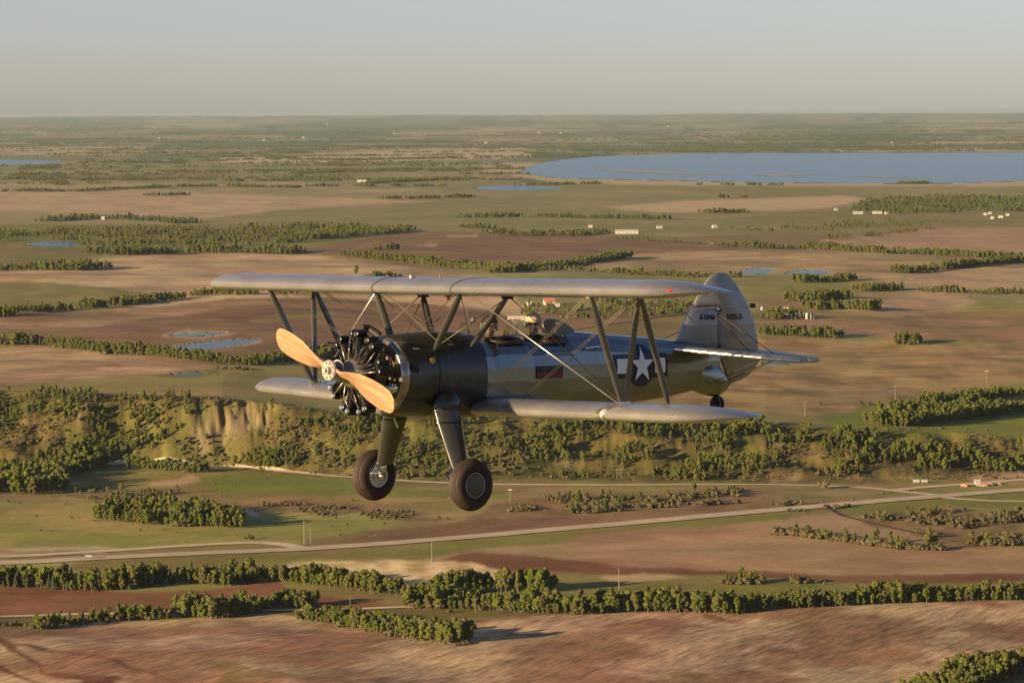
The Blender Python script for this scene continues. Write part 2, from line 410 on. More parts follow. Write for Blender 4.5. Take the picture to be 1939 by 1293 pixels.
# --- valley floor
paint([(-50, 880), (200, 878), (400, 884), (650, 903), (650, 912), (380, 892), (-50, 894)], C(116, 104, 58), 0.4)
paint([(380, 902), (480, 896), (650, 914), (760, 926), (960, 932), (960, 946), (600, 938), (430, 938), (370, 925)], C(108, 110, 48), 0.25)
paint([(265, 916), (300, 908), (360, 900), (372, 910), (345, 921), (290, 922)], C(168, 138, 106), 0.4)
paint([(120, 940), (330, 938), (600, 938), (960, 946), (1000, 968), (860, 990), (760, 985), (600, 965), (300, 958), (140, 952)], C(142, 116, 78), 0.5, mixc=C(122, 104, 64), mixs=60)
paint([(480, 950), (560, 945), (700, 962), (820, 972), (860, 986), (700, 985), (560, 972), (490, 965)], C(140, 108, 78), 0.5, mixc=C(108, 82, 56), mixs=24)
paint([(120, 935), (330, 926), (370, 935), (220, 950)], C(128, 96, 66), 0.4, mixc=C(100, 78, 50), mixs=20)
paint([(-60, 948), (150, 952), (300, 960), (480, 962), (600, 968), (720, 975), (770, 988), (650, 1012), (560, 1028), (400, 1032), (200, 1037), (-60, 1042)], C(132, 124, 66), 0.4, 12, mixc=C(146, 129, 79), mixs=110)
paint([(-60, 1042), (0, 1036), (200, 1034), (300, 1037), (200, 1050), (20, 1054), (-60, 1058)], C(170, 146, 120), 0.5, mixc=C(140, 116, 86), mixs=20)
paint([(640, 1034), (650, 1025), (700, 1010), (760, 1000), (900, 985), (1050, 975), (1200, 964), (1330, 957), (1420, 962), (1280, 985), (1000, 1005), (760, 1022)], C(128, 96, 72), 0.4, 4, mixc=C(116, 84, 62), mixs=90)
paint([(950, 950), (1010, 938), (1420, 925), (1640, 945), (1640, 965), (1300, 966), (1000, 980), (900, 985), (930, 968)], C(134, 104, 74), 0.4, mixc=C(112, 90, 58), mixs=30)
paint([(1420, 926), (1600, 922), (1700, 930), (1680, 945), (1480, 950)], C(118, 108, 62), 0.3, mixc=C(140, 114, 80), mixs=40)
paint([(200, 1058), (560, 1045), (610, 1050), (560, 1064), (300, 1076), (100, 1080)], C(118, 104, 56), 0.3)
paint([(600, 1052), (900, 1022), (1130, 1002), (1300, 984), (1500, 971), (1570, 968), (1420, 988), (1130, 1012), (950, 1038), (800, 1062)], C(116, 108, 52), 0.3)
paint([(800, 1062), (950, 1037), (1130, 1011), (1400, 986), (1530, 985), (1600, 978), (1650, 990), (1700, 1020), (1939, 1042), (2060, 1048), (2060, 1106), (1939, 1104), (1600, 1102), (1370, 1088), (1150, 1088), (1000, 1080), (870, 1074)], C(154, 121, 92), 0.4, 6, mixc=C(140, 106, 80), mixs=120)
paint([(830, 1064), (900, 1050), (1000, 1050), (1200, 1072), (1400, 1082), (1600, 1088), (2060, 1076), (2060, 1106), (1939, 1104), (1600, 1102), (1370, 1089), (1150, 1088), (1000, 1080), (870, 1075)], C(116, 78, 54), 0.5, 4, mixc=C(104, 68, 46), mixs=80)
paint([(1480, 985), (1560, 970), (1640, 985), (1760, 1012), (1745, 1030), (1620, 1016), (1500, 1008)], C(156, 124, 96), 0.35)
paint([(1560, 962), (1700, 948), (1939, 928), (2000, 924), (2000, 955), (1800, 960), (1640, 972)], C(112, 108, 50), 0.3)
paint([(1600, 982), (1700, 968), (2000, 958), (2000, 1042), (1800, 1036), (1740, 1015)], C(140, 110, 78), 0.4, mixc=C(112, 90, 56), mixs=34)
paint([(1870, 948), (1939, 938), (2000, 936), (2000, 950), (1900, 952)], C(112, 108, 50), 0.3)
paint([(840, 1080), (1000, 1082), (1150, 1089), (1370, 1090), (1600, 1103), (2000, 1108), (2000, 1145), (1480, 1146), (1100, 1146), (930, 1120)], C(108, 102, 50), 0.35, mixc=C(124, 112, 62), mixs=60)
paint([(1130, 1092), (1230, 1082), (1300, 1092), (1240, 1100), (1150, 1100)], C(168, 142, 108), 0.4)
paint([(540, 1074), (560, 1064), (640, 1060), (760, 1058), (870, 1066), (960, 1085), (1010, 1098), (900, 1112), (700, 1108), (600, 1092)], C(214, 186, 146), 0.5, mixc=C(166, 142, 98), mixs=13)
paint([(-60, 1104), (130, 1112), (250, 1122), (420, 1112), (520, 1098), (545, 1110), (640, 1136), (760, 1146), (790, 1162), (500, 1154), (300, 1162), (150, 1168), (-60, 1172)], C(114, 72, 52), 0.5, 6, mixc=C(128, 84, 62), mixs=60)
paint([(500, 1158), (860, 1150), (1050, 1152), (1100, 1162), (830, 1168), (560, 1168)], C(104, 88, 48), 0.3)
paint([(-60, 1172), (90, 1168), (140, 1175), (90, 1190), (-60, 1196)], C(106, 94, 50), 0.3)
NEAR = [(-120, 1205), (70, 1195), (200, 1176), (400, 1164), (555, 1168), (620, 1178), (700, 1196), (860, 1172), (1000, 1164), (1150, 1160), (1330, 1156), (1400, 1160), (1600, 1144), (1939, 1138), (2100, 1134), (2100, 1420), (-120, 1420)]
paint(NEAR, C(134, 98, 75), 1.0, 66, mixc=C(168, 136, 110), mixs=70)
paint([(380, 1290), (420, 1270), (500, 1268), (560, 1285), (540, 1300)], C(128, 100, 62), 0.8, 66, edge=3, mixc=C(150, 112, 80), mixs=12)
paint([(1195, 1285), (1240, 1270), (1330, 1280), (1320, 1300)], C(130, 104, 66), 0.8, 66, edge=3, mixc=C(158, 120, 88), mixs=12)
paint([(1340, 1180), (1370, 1162), (1392, 1172), (1380, 1186)], C(112, 82, 60), 0.6, 66, edge=2, mixc=C(140, 104, 78), mixs=8)
paint([(60, 1320), (85, 1276), (130, 1270), (175, 1280), (215, 1310)], C(98, 60, 44), 0.8, 66, edge=2, mixc=C(116, 76, 54), mixs=14)
for tl in ([(-20, 1208), (40, 1240), (90, 1282), (100, 1282), (50, 1236), (-10, 1200)], [(-30, 1262), (30, 1280), (70, 1302), (82, 1302), (36, 1276), (-30, 1252)], [(20, 1220), (150, 1238), (290, 1278), (296, 1276), (156, 1234), (24, 1217)]):
    paint(tl, C(98, 62, 45), 0.9, 66, edge=0.5, mixc=C(122, 82, 60), mixs=20)

# field margins grade into each other over a few metres
FCG = FC.reshape(GX.shape[0], GX.shape[1], 3)
inner = np.abs(AZ) < math.radians(9.2)
for _ in range(3):
    q = FCG[inner]
    q[1:-1] = (q[:-2] + 2 * q[1:-1] + q[2:]) / 4
    q[:, 1:-1] = (q[:, :-2] + 4 * q[:, 1:-1] + q[:, 2:]) / 6
    FCG[inner] = q
FC = FCG.reshape(-1, 3)

def ground_material():
    m, nt, b = nodemat('field_soil')
    setp(b, rough=0.95)
    b.inputs['Specular IOR Level'].default_value = 0.1
    L = nt.links.new
    at = nt.nodes.new('ShaderNodeAttribute'); at.attribute_name = 'field_colour'
    st = nt.nodes.new('ShaderNodeAttribute'); st.attribute_name = 'streak'
    an = nt.nodes.new('ShaderNodeAttribute'); an.attribute_name = 'row_angle'
    geo = nt.nodes.new('ShaderNodeNewGeometry')
    rot = nt.nodes.new('ShaderNodeVectorRotate'); rot.rotation_type = 'Z_AXIS'; rot.invert = True
    L(geo.outputs['Position'], rot.inputs['Vector']); L(an.outputs['Fac'], rot.inputs['Angle'])
    def noise(vec, sx, sy, detail, rough=0.55):
        mp = nt.nodes.new('ShaderNodeMapping'); mp.inputs['Scale'].default_value = (sx, sy, 0.0)
        L(vec, mp.inputs['Vector'])
        n = nt.nodes.new('ShaderNodeTexNoise'); n.inputs['Scale'].default_value = 1.0; n.inputs['Detail'].default_value = detail; n.inputs['Roughness'].default_value = rough
        L(mp.outputs[0], n.inputs['Vector'])
        return n.outputs['Fac']
    def rng(v, lo, hi, a=0.3, c=0.7):
        r = nt.nodes.new('ShaderNodeMapRange'); r.inputs['From Min'].default_value = a; r.inputs['From Max'].default_value = c
        r.inputs['To Min'].default_value = lo; r.inputs['To Max'].default_value = hi
        L(v, r.inputs['Value']); return r.outputs[0]
    def mul(a, c):
        k = nt.nodes.new('ShaderNodeMath'); k.operation = 'MULTIPLY'; L(a, k.inputs[0]); L(c, k.inputs[1]); return k.outputs[0]
    streak = noise(rot.outputs[0], 1 / 26, 1 / 4.0, 5, 0.68)
    streak2 = noise(rot.outputs[0], 1 / 240, 1 / 45, 4, 0.62)
    mott = noise(geo.outputs['Position'], 1 / 55, 1 / 70, 6, 0.65)
    fine_ = noise(geo.outputs['Position'], 1 / 5.0, 1 / 6.0, 3, 0.7)
    s1 = rng(streak, -0.50, 0.50); s2 = rng(streak2, -0.34, 0.34)
    add = nt.nodes.new('ShaderNodeMath'); add.operation = 'ADD'; L(s1, add.inputs[0]); L(s2, add.inputs[1])
    sm = nt.nodes.new('ShaderNodeMath'); sm.operation = 'MULTIPLY_ADD'; L(add.outputs[0], sm.inputs[0]); L(st.outputs['Fac'], sm.inputs[1]); sm.inputs[2].default_value = 1.0
    f = mul(mul(sm.outputs[0], rng(mott, 0.84, 1.16)), rng(fine_, 0.86, 1.14))
    sc_ = nt.nodes.new('ShaderNodeVectorMath'); sc_.operation = 'SCALE'
    L(at.outputs['Color'], sc_.inputs[0]); L(f, sc_.inputs['Scale'])
    # thin and thick growth also shifts the tint a little towards green or straw
    mix = nt.nodes.new('ShaderNodeMix'); mix.data_type = 'RGBA'; mix.blend_type = 'MULTIPLY'
    hue = nt.nodes.new('ShaderNodeValToRGB')
    hue.color_ramp.elements[0].color = (0.93, 1.04, 0.92, 1); hue.color_ramp.elements[1].color = (1.06, 0.98, 1.0, 1)
    hue.color_ramp.elements[0].position = 0.35; hue.color_ramp.elements[1].position = 0.65
    L(noise(geo.outputs['Position'], 1 / 130, 1 / 160, 4), hue.inputs[0])
    mix.inputs[0].default_value = 1.0
    L(sc_.outputs[0], mix.inputs[6]); L(hue.outputs[0], mix.inputs[7])
    L(mix.outputs[2], b.inputs['Base Color'])
    return m
def build_ground():
    nc, nr = GX.shape
    idx = np.arange(nc * nr).reshape(nc, nr)
    q = np.stack([idx[:-1, :-1], idx[1:, :-1], idx[1:, 1:], idx[:-1, 1:]], -1).reshape(-1, 4)
    wrap = np.stack([idx[-1, :-1], idx[0, :-1], idx[0, 1:], idx[-1, 1:]], -1)
    q = np.concatenate([q])
    cap = []
    me = bpy.data.meshes.new('ground')
    me.vertices.add(nc * nr)
    me.vertices.foreach_set('co', np.stack([FX, FY, GZ.ravel()], 1).astype(np.float32).ravel())
    nq = len(q)
    # quads wind clockwise seen from above in (az, r) order: flip
    q = q[:, ::-1]
    inner = idx[:, 0]                                    # small cap under the camera
    me.loops.add(nq * 4 + nc)
    me.loops.foreach_set('vertex_index', np.concatenate([q.ravel(), inner[::-1]]).astype(np.int32))
    me.polygons.add(nq + 1)
    me.polygons.foreach_set('loop_start', np.concatenate([np.arange(nq) * 4, [nq * 4]]).astype(np.int32))
    me.polygons.foreach_set('loop_total', np.concatenate([np.full(nq, 4), [nc]]).astype(np.int32))
    me.polygons.foreach_set('use_smooth', np.ones(nq + 1, bool))
    me.update()
    a = me.attributes.new('field_colour', 'FLOAT_COLOR', 'POINT')
    a.data.foreach_set('color', np.concatenate([FC, np.ones((NV, 1))], 1).astype(np.float32).ravel())
    for nm, arr in (('streak', FS), ('row_angle', FA)):
        a = me.attributes.new(nm, 'FLOAT', 'POINT'); a.data.foreach_set('value', arr.astype(np.float32))
    o = link('ground', me, None, ground_material())
    prop(o, kind='structure')
    return o
build_ground()

# water sheets
def water_material():
    m, nt, b = nodemat('water')
    setp(b, (0.022, 0.062, 0.060), 0.16)
    b.inputs['Specular Tint'].default_value = (0.74, 0.95, 0.66, 1)
    b.inputs['IOR'].default_value = 1.33
    geo = nt.nodes.new('ShaderNodeNewGeometry')
    mp = nt.nodes.new('ShaderNodeMapping'); mp.inputs['Scale'].default_value = (0.22, 0.35, 0.2)
    n = nt.nodes.new('ShaderNodeTexNoise'); n.inputs['Scale'].default_value = 1.0; n.inputs['Detail'].default_value = 4
    bp = nt.nodes.new('ShaderNodeBump'); bp.inputs['Strength'].default_value = 1.0; bp.inputs['Distance'].default_value = 2.2
    nt.links.new(geo.outputs['Position'], mp.inputs[0]); nt.links.new(mp.outputs[0], n.inputs['Vector'])
    nt.links.new(n.outputs['Fac'], bp.inputs['Height']); nt.links.new(bp.outputs[0], b.inputs['Normal'])
    return m
MW = water_material()
def sheet(name, xy, z, mtl):
    me = pymesh(name, [(p[0], p[1], z) for p in xy], [list(range(len(xy)))])
    if me.polygons[0].normal.z < 0: me.flip_normals()
    return prop(link(name, me, None, mtl), kind='structure')
for name, xy, lvl in water_rings: sheet(name, xy, lvl, MW)
MSAND = mat('wet_sand', C(142, 132, 112), 0.9, vary=0.2, scale=0.02)
lvl = water_rings[0][2]
for bar in ([(1118, 321.5), (1150, 322.2), (1200, 325), (1260, 327), (1330, 330), (1392, 331.6), (1350, 332.2), (1290, 331), (1240, 329.4), (1190, 327)], [(1430, 333.6), (1500, 331.8), (1572, 331.4), (1520, 333), (1470, 335)], [(1600, 335.6), (1660, 335.4), (1740, 337), (1690, 337.8), (1640, 337)]):
    sheet('sandbar', ground_at(smooth_ring(bar, 3)), lvl + 0.6, MSAND)

# roads: strips laid over the ground
def strip(name, px, width, mtl, lift=0.35, n=24, xy=None):
    p = ground_at(densify(px, 3)) if xy is None else np.asarray(xy)
    # resample smoothly
    d = np.concatenate([[0], np.cumsum(np.hypot(*np.diff(p, axis=0).T))])
    t = np.linspace(0, d[-1], max(8, int(d[-1] / 7)))
    p = np.stack([np.interp(t, d, p[:, 0]), np.interp(t, d, p[:, 1])], 1)
    for _ in range(6): p[1:-1] = (p[:-2] + 2 * p[1:-1] + p[2:]) / 4
    tg = np.gradient(p, axis=0); tg /= np.linalg.norm(tg, axis=1)[:, None] + 1e-9
    nr_ = np.stack([-tg[:, 1], tg[:, 0]], 1)
    v, f = [], []
    K = 4
    for i in range(len(p)):
        for k in range(K + 1):
            w = (k / K - 0.5) * width
            x, y = p[i] + nr_[i] * w
            v.append((x, y, 0))
    v = np.array(v, float)
    zc = ground_z(v[:, 0], v[:, 1]).reshape(-1, K + 1)
    v[:, 2] = (np.repeat(zc.max(1)[:, None], K + 1, 1) * 0.15 + zc * 0.85).ravel() + lift
    for i in range(len(p) - 1):
        for k in range(K):
            a = i * (K + 1) + k
            f.append((a, a + 1, a + K + 2, a + K + 1))
    me = pymesh(name, v, f)
    if me.polygons[0].normal.z < 0: me.flip_normals()
    return prop(link(name, me, None, mtl), kind='structure'), p
MROAD = mat('pale_gravel', C(184, 160, 128), 0.95, vary=0.14, scale=0.08)
MASPH = mat('worn_asphalt', C(172, 150, 122), 0.9, vary=0.12, scale=0.06)
MVERGE = mat('dry_verge', C(140, 120, 80), 0.95, vary=0.25, scale=0.05)
hw_px = [(-120, 1075), (30, 1066), (200, 1056), (400, 1047), (560, 1041), (700, 1032), (900, 1016), (1000, 1007), (1130, 996), (1280, 983), (1430, 969), (1560, 958), (1700, 946), (1830, 936), (1939, 927), (2100, 915)]
_, hw_xy = strip('highway', hw_px, 22.0, MASPH, 0.5)
strip('gravel_road', [(-120, 1062), (30, 1054), (200, 1044), (330, 1035), (430, 1029), (500, 1027), (545, 1032), (580, 1040)], 13.0, MROAD, 0.45)
strip('gravel_road', [(-100, 892), (0, 884), (60, 881), (200, 877), (300, 874), (380, 879), (500, 890), (650, 903), (800, 913), (950, 918), (1150, 919), (1300, 918), (1480, 918), (1620, 922), (1690, 929), (1750, 936), (1800, 939)], 10.0, MROAD, 0.45)
strip('gravel_road', [(1690, 929), (1760, 922), (1850, 916), (1939, 908), (2060, 900)], 12.0, MROAD, 0.45)
strip('gravel_road', [(1760, 939), (1820, 946), (1900, 950), (2060, 956)], 10.0, MROAD, 0.42)
strip('gravel_road', [(-120, 1173), (0, 1168), (170, 1163), (400, 1156), (620, 1155), (860, 1147), (1050, 1146), (1330, 1142), (1600, 1136)], 8.0, MROAD, 0.45)
strip('gravel_road', [(1240, 470), (1330, 468), (1352, 463), (1340, 458), (1280, 455)], 7.0, MVERGE, 0.4)
strip('ditch', [(1570, 962), (1590, 975), (1640, 988), (1700, 1002), (1752, 1012)], 3.0, mat('ditch_water', C(40, 27, 19), 0.85, vary=0.2, scale=0.1), 0.3)

# ---------------------------------------------------------------- trees and shrubs
def leaf_mat(name, ramp, trans=0.42):
    m, nt, b = nodemat(name)
    setp(b, rough=0.75); b.inputs['Specular IOR Level'].default_value = 0.25
    L = nt.links.new
    oi = nt.nodes.new('ShaderNodeObjectInfo')
    cr = nt.nodes.new('ShaderNodeValToRGB')
    cr.color_ramp.interpolation = 'LINEAR'
    els = cr.color_ramp.elements
    for k, c in enumerate(ramp):
        e = els[k] if k < 2 else els.new(k / (len(ramp) - 1))
        e.position = k / (len(ramp) - 1); e.color = (*c, 1)
    L(oi.outputs['Random'], cr.inputs[0])
    tc = nt.nodes.new('ShaderNodeTexCoord')
    n = nt.nodes.new('ShaderNodeTexNoise'); n.inputs['Scale'].default_value = 9; n.inputs['Detail'].default_value = 3
    L(tc.outputs['Object'], n.inputs['Vector'])
    mr = nt.nodes.new('ShaderNodeMapRange'); mr.inputs['From Min'].default_value = .3; mr.inputs['From Max'].default_value = .7
    mr.inputs['To Min'].default_value = .72; mr.inputs['To Max'].default_value = 1.28
    L(n.outputs['Fac'], mr.inputs['Value'])
    sc_ = nt.nodes.new('ShaderNodeVectorMath'); sc_.operation = 'SCALE'
    L(cr.outputs[0], sc_.inputs[0]); L(mr.outputs[0], sc_.inputs['Scale'])
    L(sc_.outputs[0], b.inputs['Base Color'])
    tr = nt.nodes.new('ShaderNodeBsdfTranslucent'); L(sc_.outputs[0], tr.inputs[0])
    mx = nt.nodes.new('ShaderNodeMixShader'); mx.inputs[0].default_value = trans
    L(b.outputs[0], mx.inputs[1]); L(tr.outputs[0], mx.inputs[2])
    L(mx.outputs[0], nt.nodes['Material Output'].inputs[0])
    return m
ML_LEAF = leaf_mat('fresh_leaves', [(.080, .102, .014), (.118, .138, .018), (.156, .166, .024), (.088, .106, .018), (.140, .134, .030), (.110, .098, .038)])
ML_SPR = leaf_mat('spruce_needles', [(.026, .036, .014), (.040, .050, .018), (.034, .040, .018)], 0.1)
ML_SHR = leaf_mat('scrub_leaves', [(.120, .098, .046), (.092, .088, .030), (.132, .098, .054), (.102, .096, .032), (.150, .116, .074)], 0.2)
ML_BARK = mat('grey_bark', (.13, .11, .085), 0.9, vary=0.3, scale=5)

ICO = None
def ico(sub):
    bm = bmesh.new(); bmesh.ops.create_icosphere(bm, subdivisions=sub, radius=1.0)
    v = np.array([p.co[:] for p in bm.verts]); f = [[q.index for q in t.verts] for t in bm.faces]
    bm.free(); return v, f
ICO1, ICO2 = ico(1), ico(2)
def blob(V, F, c, r, rng, sub=ICO2, rough=0.22):
    v, f = sub
    k = rng.uniform(1 - rough, 1 + rough, len(v))
    p = v * k[:, None] * np.array(r) + np.array(c)
    b = len(V); V.extend(p.tolist()); F.extend([[i + b for i in q] for q in f])
def leafquads(V, F, c, r, n, size, rng):
    for _ in range(n):
        d = rng.normal(size=3); d /= np.linalg.norm(d)
        if d[2] < -0.55: d[2] = -d[2]
        p = np.array(c) + d * np.array(r) * rng.uniform(0.92, 1.22)
        nrm = d + rng.normal(size=3) * 0.55; nrm /= np.linalg.norm(nrm)
        t = np.cross(nrm, rng.normal(size=3)); t /= np.linalg.norm(t) + 1e-9
        w = np.cross(nrm, t)
        s = size * rng.uniform(0.6, 1.3)
        b = len(V)
        for a, e in ((-1, -.6), (.9, -.8), (1, .7), (-.7, 1)):
            V.append((p + t * a * s + w * e * s).tolist())
        F.append([b, b + 1, b + 2, b + 3])
def crown(kind, seed, detail=1.0):
    rng = np.random.default_rng(seed); V, F = [], []
    if kind == 'leafy':
        slim = rng.uniform(0.82, 1.25)
        n = int(rng.integers(11, 16))
        for k in range(n):
            h = 0.24 + 0.62 * (k + rng.uniform(0.1, .9)) / n
            env = 0.19 * slim * math.sin(math.pi * min(0.93, max(0.12, (h - 0.06) / 0.98))) ** 0.5
            a = rng.uniform(0, 2 * math.pi); rad = env * rng.uniform(0.25, 0.85)
            rr = rng.uniform(0.075, 0.115) * slim ** .7
            c = (rad * math.cos(a), rad * math.sin(a), h)
            blob(V, F, c, (rr, rr, rr * rng.uniform(0.85, 1.25)), rng, ICO2 if detail >= 1 else ICO1)
            leafquads(V, F, c, (rr, rr, rr), int(16 * detail), 0.024, rng)
        blob(V, F, (0, 0, 0.86), (0.10, 0.10, 0.11), rng, ICO2)
    elif kind == 'shrub':
        n = int(rng.integers(4, 7))
        for k in range(n):
            a = rng.uniform(0, 2 * math.pi); rad = rng.uniform(0.1, 0.45)
            rr = rng.uniform(0.24, 0.38); h = rng.uniform(0.25, 0.62)
            c = (rad * math.cos(a), rad * math.sin(a), h)
            blob(V, F, c, (rr, rr, rr * 0.9), rng, ICO1, 0.3)
            leafquads(V, F, c, (rr, rr, rr), int(16 * detail), 0.075, rng)
    else:
        tiers = 8
        for k in range(tiers):
            z0 = 0.08 + 0.84 * k / tiers; r0 = 0.19 * (1 - k / tiers) ** 0.85 + 0.012
            z1 = z0 + 0.19 * (1 - 0.4 * k / tiers)
            m_ = 11; b = len(V); V.append([0, 0, min(1.0, z1)])
            for j in range(m_):
                a = 2 * math.pi * (j + rng.uniform(-.3, .3)) / m_; q = r0 * rng.uniform(0.62, 1.2)
                V.append([q * math.cos(a), q * math.sin(a), z0 - 0.02 * rng.uniform(0, 1.6)])
            for j in range(m_): F.append([b, b + 1 + j, b + 1 + (j + 1) % m_])
    return V, F
def trunk(kind, seed):
    rng = np.random.default_rng(seed + 99); V, F = [], []
    def limb(p, q, r0, r1, m_=5):
        p, q = np.array(p, float), np.array(q, float); d = q - p; d /= np.linalg.norm(d)
        t = np.cross(d, (0.3, 0.9, 0.1)); t /= np.linalg.norm(t); w = np.cross(d, t); b = len(V)
        for c, r in ((p, r0), (q, r1)):
            for j in range(m_):
                a = 2 * math.pi * j / m_; V.append((c + (t * math.cos(a) + w * math.sin(a)) * r).tolist())
        for j in range(m_): F.append([b + j, b + (j + 1) % m_, b + m_ + (j + 1) % m_, b + m_ + j])
    if kind == 'shrub':
        for k in range(4):
            a = rng.uniform(0, 6.28); limb((0, 0, -0.05), (0.3 * math.cos(a), 0.3 * math.sin(a), 0.5), 0.03, 0.012)
    elif kind == 'spruce': limb((0, 0, -0.03), (0, 0, 0.9), 0.022, 0.004)
    else:
        limb((0, 0, -0.04), (0.01, 0.0, 0.62), 0.022, 0.010)
        for k in range(4):
            a = rng.uniform(0, 6.28); z = rng.uniform(0.2, 0.5); limb((0, 0, z), (0.14 * math.cos(a), 0.14 * math.sin(a), z + 0.2), 0.011, 0.004)
    return V, F
LEAFM = {'leafy': ML_LEAF, 'spruce': ML_SPR, 'shrub': ML_SHR}
def msh(name, VF, *mats):
    me = pymesh(name, *VF)
    for m_ in mats: me.materials.append(m_)
    return me
NVAR = {'leafy': 9, 'spruce': 4, 'shrub': 6}
CROWN = {k: [msh('crown', crown(k, 100 + i), LEAFM[k]) for i in range(n)] for k, n in NVAR.items()}
TRUNK = {k: [msh('trunk', trunk(k, 100 + i), ML_BARK) for i in range(n)] for k, n in NVAR.items()}
HIDDEN = {}
for k, n in NVAR.items():
    c = bpy.data.collections.new('forms_of_' + k)           # not linked to the scene: only the woodland objects draw on it
    for i in range(n):
        V, F = crown(k, 300 + i, 0.8); nl = len(F)
        V2, F2 = trunk(k, 300 + i)
        F = F + [[q + len(V) for q in t] for t in F2]; V = V + V2
        me = msh(k + '_form', (V, F), LEAFM[k], ML_BARK)
        me.polygons.foreach_set('material_index', [0] * nl + [1] * len(F2))
        c.objects.link(bpy.data.objects.new('%s_form_%d' % (k, i), me))
    HIDDEN[k] = c

PLANTS = []          # (kind, x, y, height, width factor, label, group)
def pick(mix):
    r = RNG.uniform(); s = 0
    for k, w in mix.items():
        s += w
        if r < s: return k
    return k
def plant(x, y, kind, h, label, group):
    PLANTS.append((kind, float(x), float(y), float(h), label, group))
def belt(px, depth, h, spacing, label, group, mix={'leafy': 1.0}, gap=0.0, xy=None):
    p = ground_at(densify(px, 6)) if xy is None else np.asarray(xy)
    d = np.concatenate([[0], np.cumsum(np.hypot(*np.diff(p, axis=0).T))])
    if spacing < 7.5: spacing *= 0.74
    t = 0.0
    ph = RNG.uniform(0, 100)
    while t < d[-1]:
        x, y = np.interp(t, d, p[:, 0]), np.interp(t, d, p[:, 1])
        x2, y2 = np.interp(t + 2, d, p[:, 0]), np.interp(t + 2, d, p[:, 1])
        x1, y1 = np.interp(t - 2, d, p[:, 0]), np.interp(t - 2, d, p[:, 1])
        tx, ty = x2 - x1, y2 - y1; L = math.hypot(tx, ty) + 1e-9
        nx, ny = -ty / L, tx / L
        if nx * x + ny * y < 0: nx, ny = -nx, -ny
        dens = float(gnoise(np.array([t / 38.0 + ph]), np.array([0.5]), 71)[0])
        row = 0.0
        while row <= depth:
            if RNG.uniform() > gap and not (gap > 0 and dens < -0.25):
                jx, jy = RNG.normal(0, spacing * 0.28, 2)
                k = pick(mix); hh = RNG.uniform(h[0] * .72, h[1]) * (0.9 + 0.4 * dens) * (1.15 if RNG.uniform() < .08 else 1)
                if k == 'shrub': hh *= 0.5
                plant(x + nx * row + jx, y + ny * row + jy, k, hh, label, group)
            row += spacing * RNG.uniform(0.8, 1.25)
        t += spacing * RNG.uniform(0.75, 1.25)
def region(px, per_ha, h, label, group, mix={'leafy': 1.0}, clump=None, csize=40.0):
    poly = ground_at(densify(list(px) + [px[0]], 5))
    lo, hi = poly.min(0), poly.max(0)
    per_ha *= 1.35 if per_ha > 100 else 1.0
    n = int(per_ha * (hi[0] - lo[0]) * (hi[1] - lo[1]) / 1e4)
    x, y = RNG.uniform(lo[0], hi[0], n), RNG.uniform(lo[1], hi[1], n)
    ok = inside(poly, x, y)
    x, y = x[ok], y[ok]
    if clump is not None:
        g = gnoise(x / csize, y / (csize * 1.4), 81) + 0.4 * gnoise(x / (csize / 3), y / (csize / 3), 82)
        k = g > clump; x, y = x[k], y[k]
    for a, b in zip(x, y):
        k = pick(mix); hh = RNG.uniform(h[0] * .6, h[1] * .92)
        if k == 'shrub': hh *= 0.5
        plant(a, b, k, hh, label, group)
# near
g1 = 'trees of the belt above the ploughed near field'
belt([(770, 1152), (900, 1154), (1050, 1162), (1100, 1164), (1200, 1158), (1320, 1160), (1380, 1164), (1480, 1152), (1590, 1148), (1700, 1142), (1800, 1139), (1960, 1136), (2080, 1132)], 24, (6.5, 12), 4.8, 'green leafy tree in the long belt edging the streaked near field', g1, {'leafy': .84, 'shrub': .16})
g2 = 'bright trees edging the pale marsh'
belt([(520, 1102), (560, 1106), (620, 1112), (700, 1124), (790, 1132), (870, 1126), (960, 1120), (1040, 1122)], 16, (10.5, 14), 5.6, 'sunlit green tree at the edge between pale marsh and reddish soil', g2)
g3 = 'mixed wood left of the reddish field'
belt([(-60, 1108), (60, 1112), (150, 1120), (250, 1116), (330, 1102), (420, 1110), (525, 1098)], 26, (11, 15), 6.0, 'tall leafy tree in the mixed wood behind reddish soil', g3, {'leafy': .68, 'spruce': .32})
g4 = 'round clump by the reddish soil'
belt([(325, 1166), (400, 1172), (475, 1166), (515, 1152)], 22, (10, 13), 5.5, 'leafy tree in the round clump in front of the reddish soil', g4)
belt([(500, 1152), (560, 1152), (612, 1149)], 12, (8, 11), 5.5, 'dark leafy tree in the short row just right of the round clump', 'short row right of the round clump')
g5 = 'spur of trees into the near field'
belt([(560, 1174), (620, 1182), (700, 1198), (780, 1211), (850, 1221)], 18, (8.5, 11.5), 5.2, 'leafy tree in the spur that runs down into the streaked near field', g5, {'leafy': .9, 'shrub': .1})
belt([(845, 1221), (878, 1223)], 8, (7, 9), 4.5, 'straw coloured bush at the lower end of the spur of trees', 'straw bushes at the tip of the spur', {'shrub': 1})
belt([(80, 1192), (130, 1184), (200, 1178), (260, 1174), (330, 1172)], 12, (7, 9), 5.2, 'low bushy tree along the left end of the near field', 'bushy trees at the left end of the near field', {'leafy': .6, 'shrub': .4})
belt([(-40, 1188), (60, 1185), (75, 1187)], 8, (5, 7), 5, 'low shrub beside the road at the far left', 'shrubs by the road far left', {'shrub': 1})
g6 = 'trees in the lower right corner'
belt([(1780, 1325), (1870, 1302), (1960, 1268), (2060, 1235)], 30, (8.5, 11), 5.5, 'leafy tree in the dark thicket filling the lower right corner', g6)
belt([(1372, 1106), (1420, 1107), (1480, 1104)], 10, (7, 10), 5, 'grey brown bush in the small thicket on the green strip', 'bushes on the green strip', {'shrub': .8, 'leafy': .2}, gap=.1)
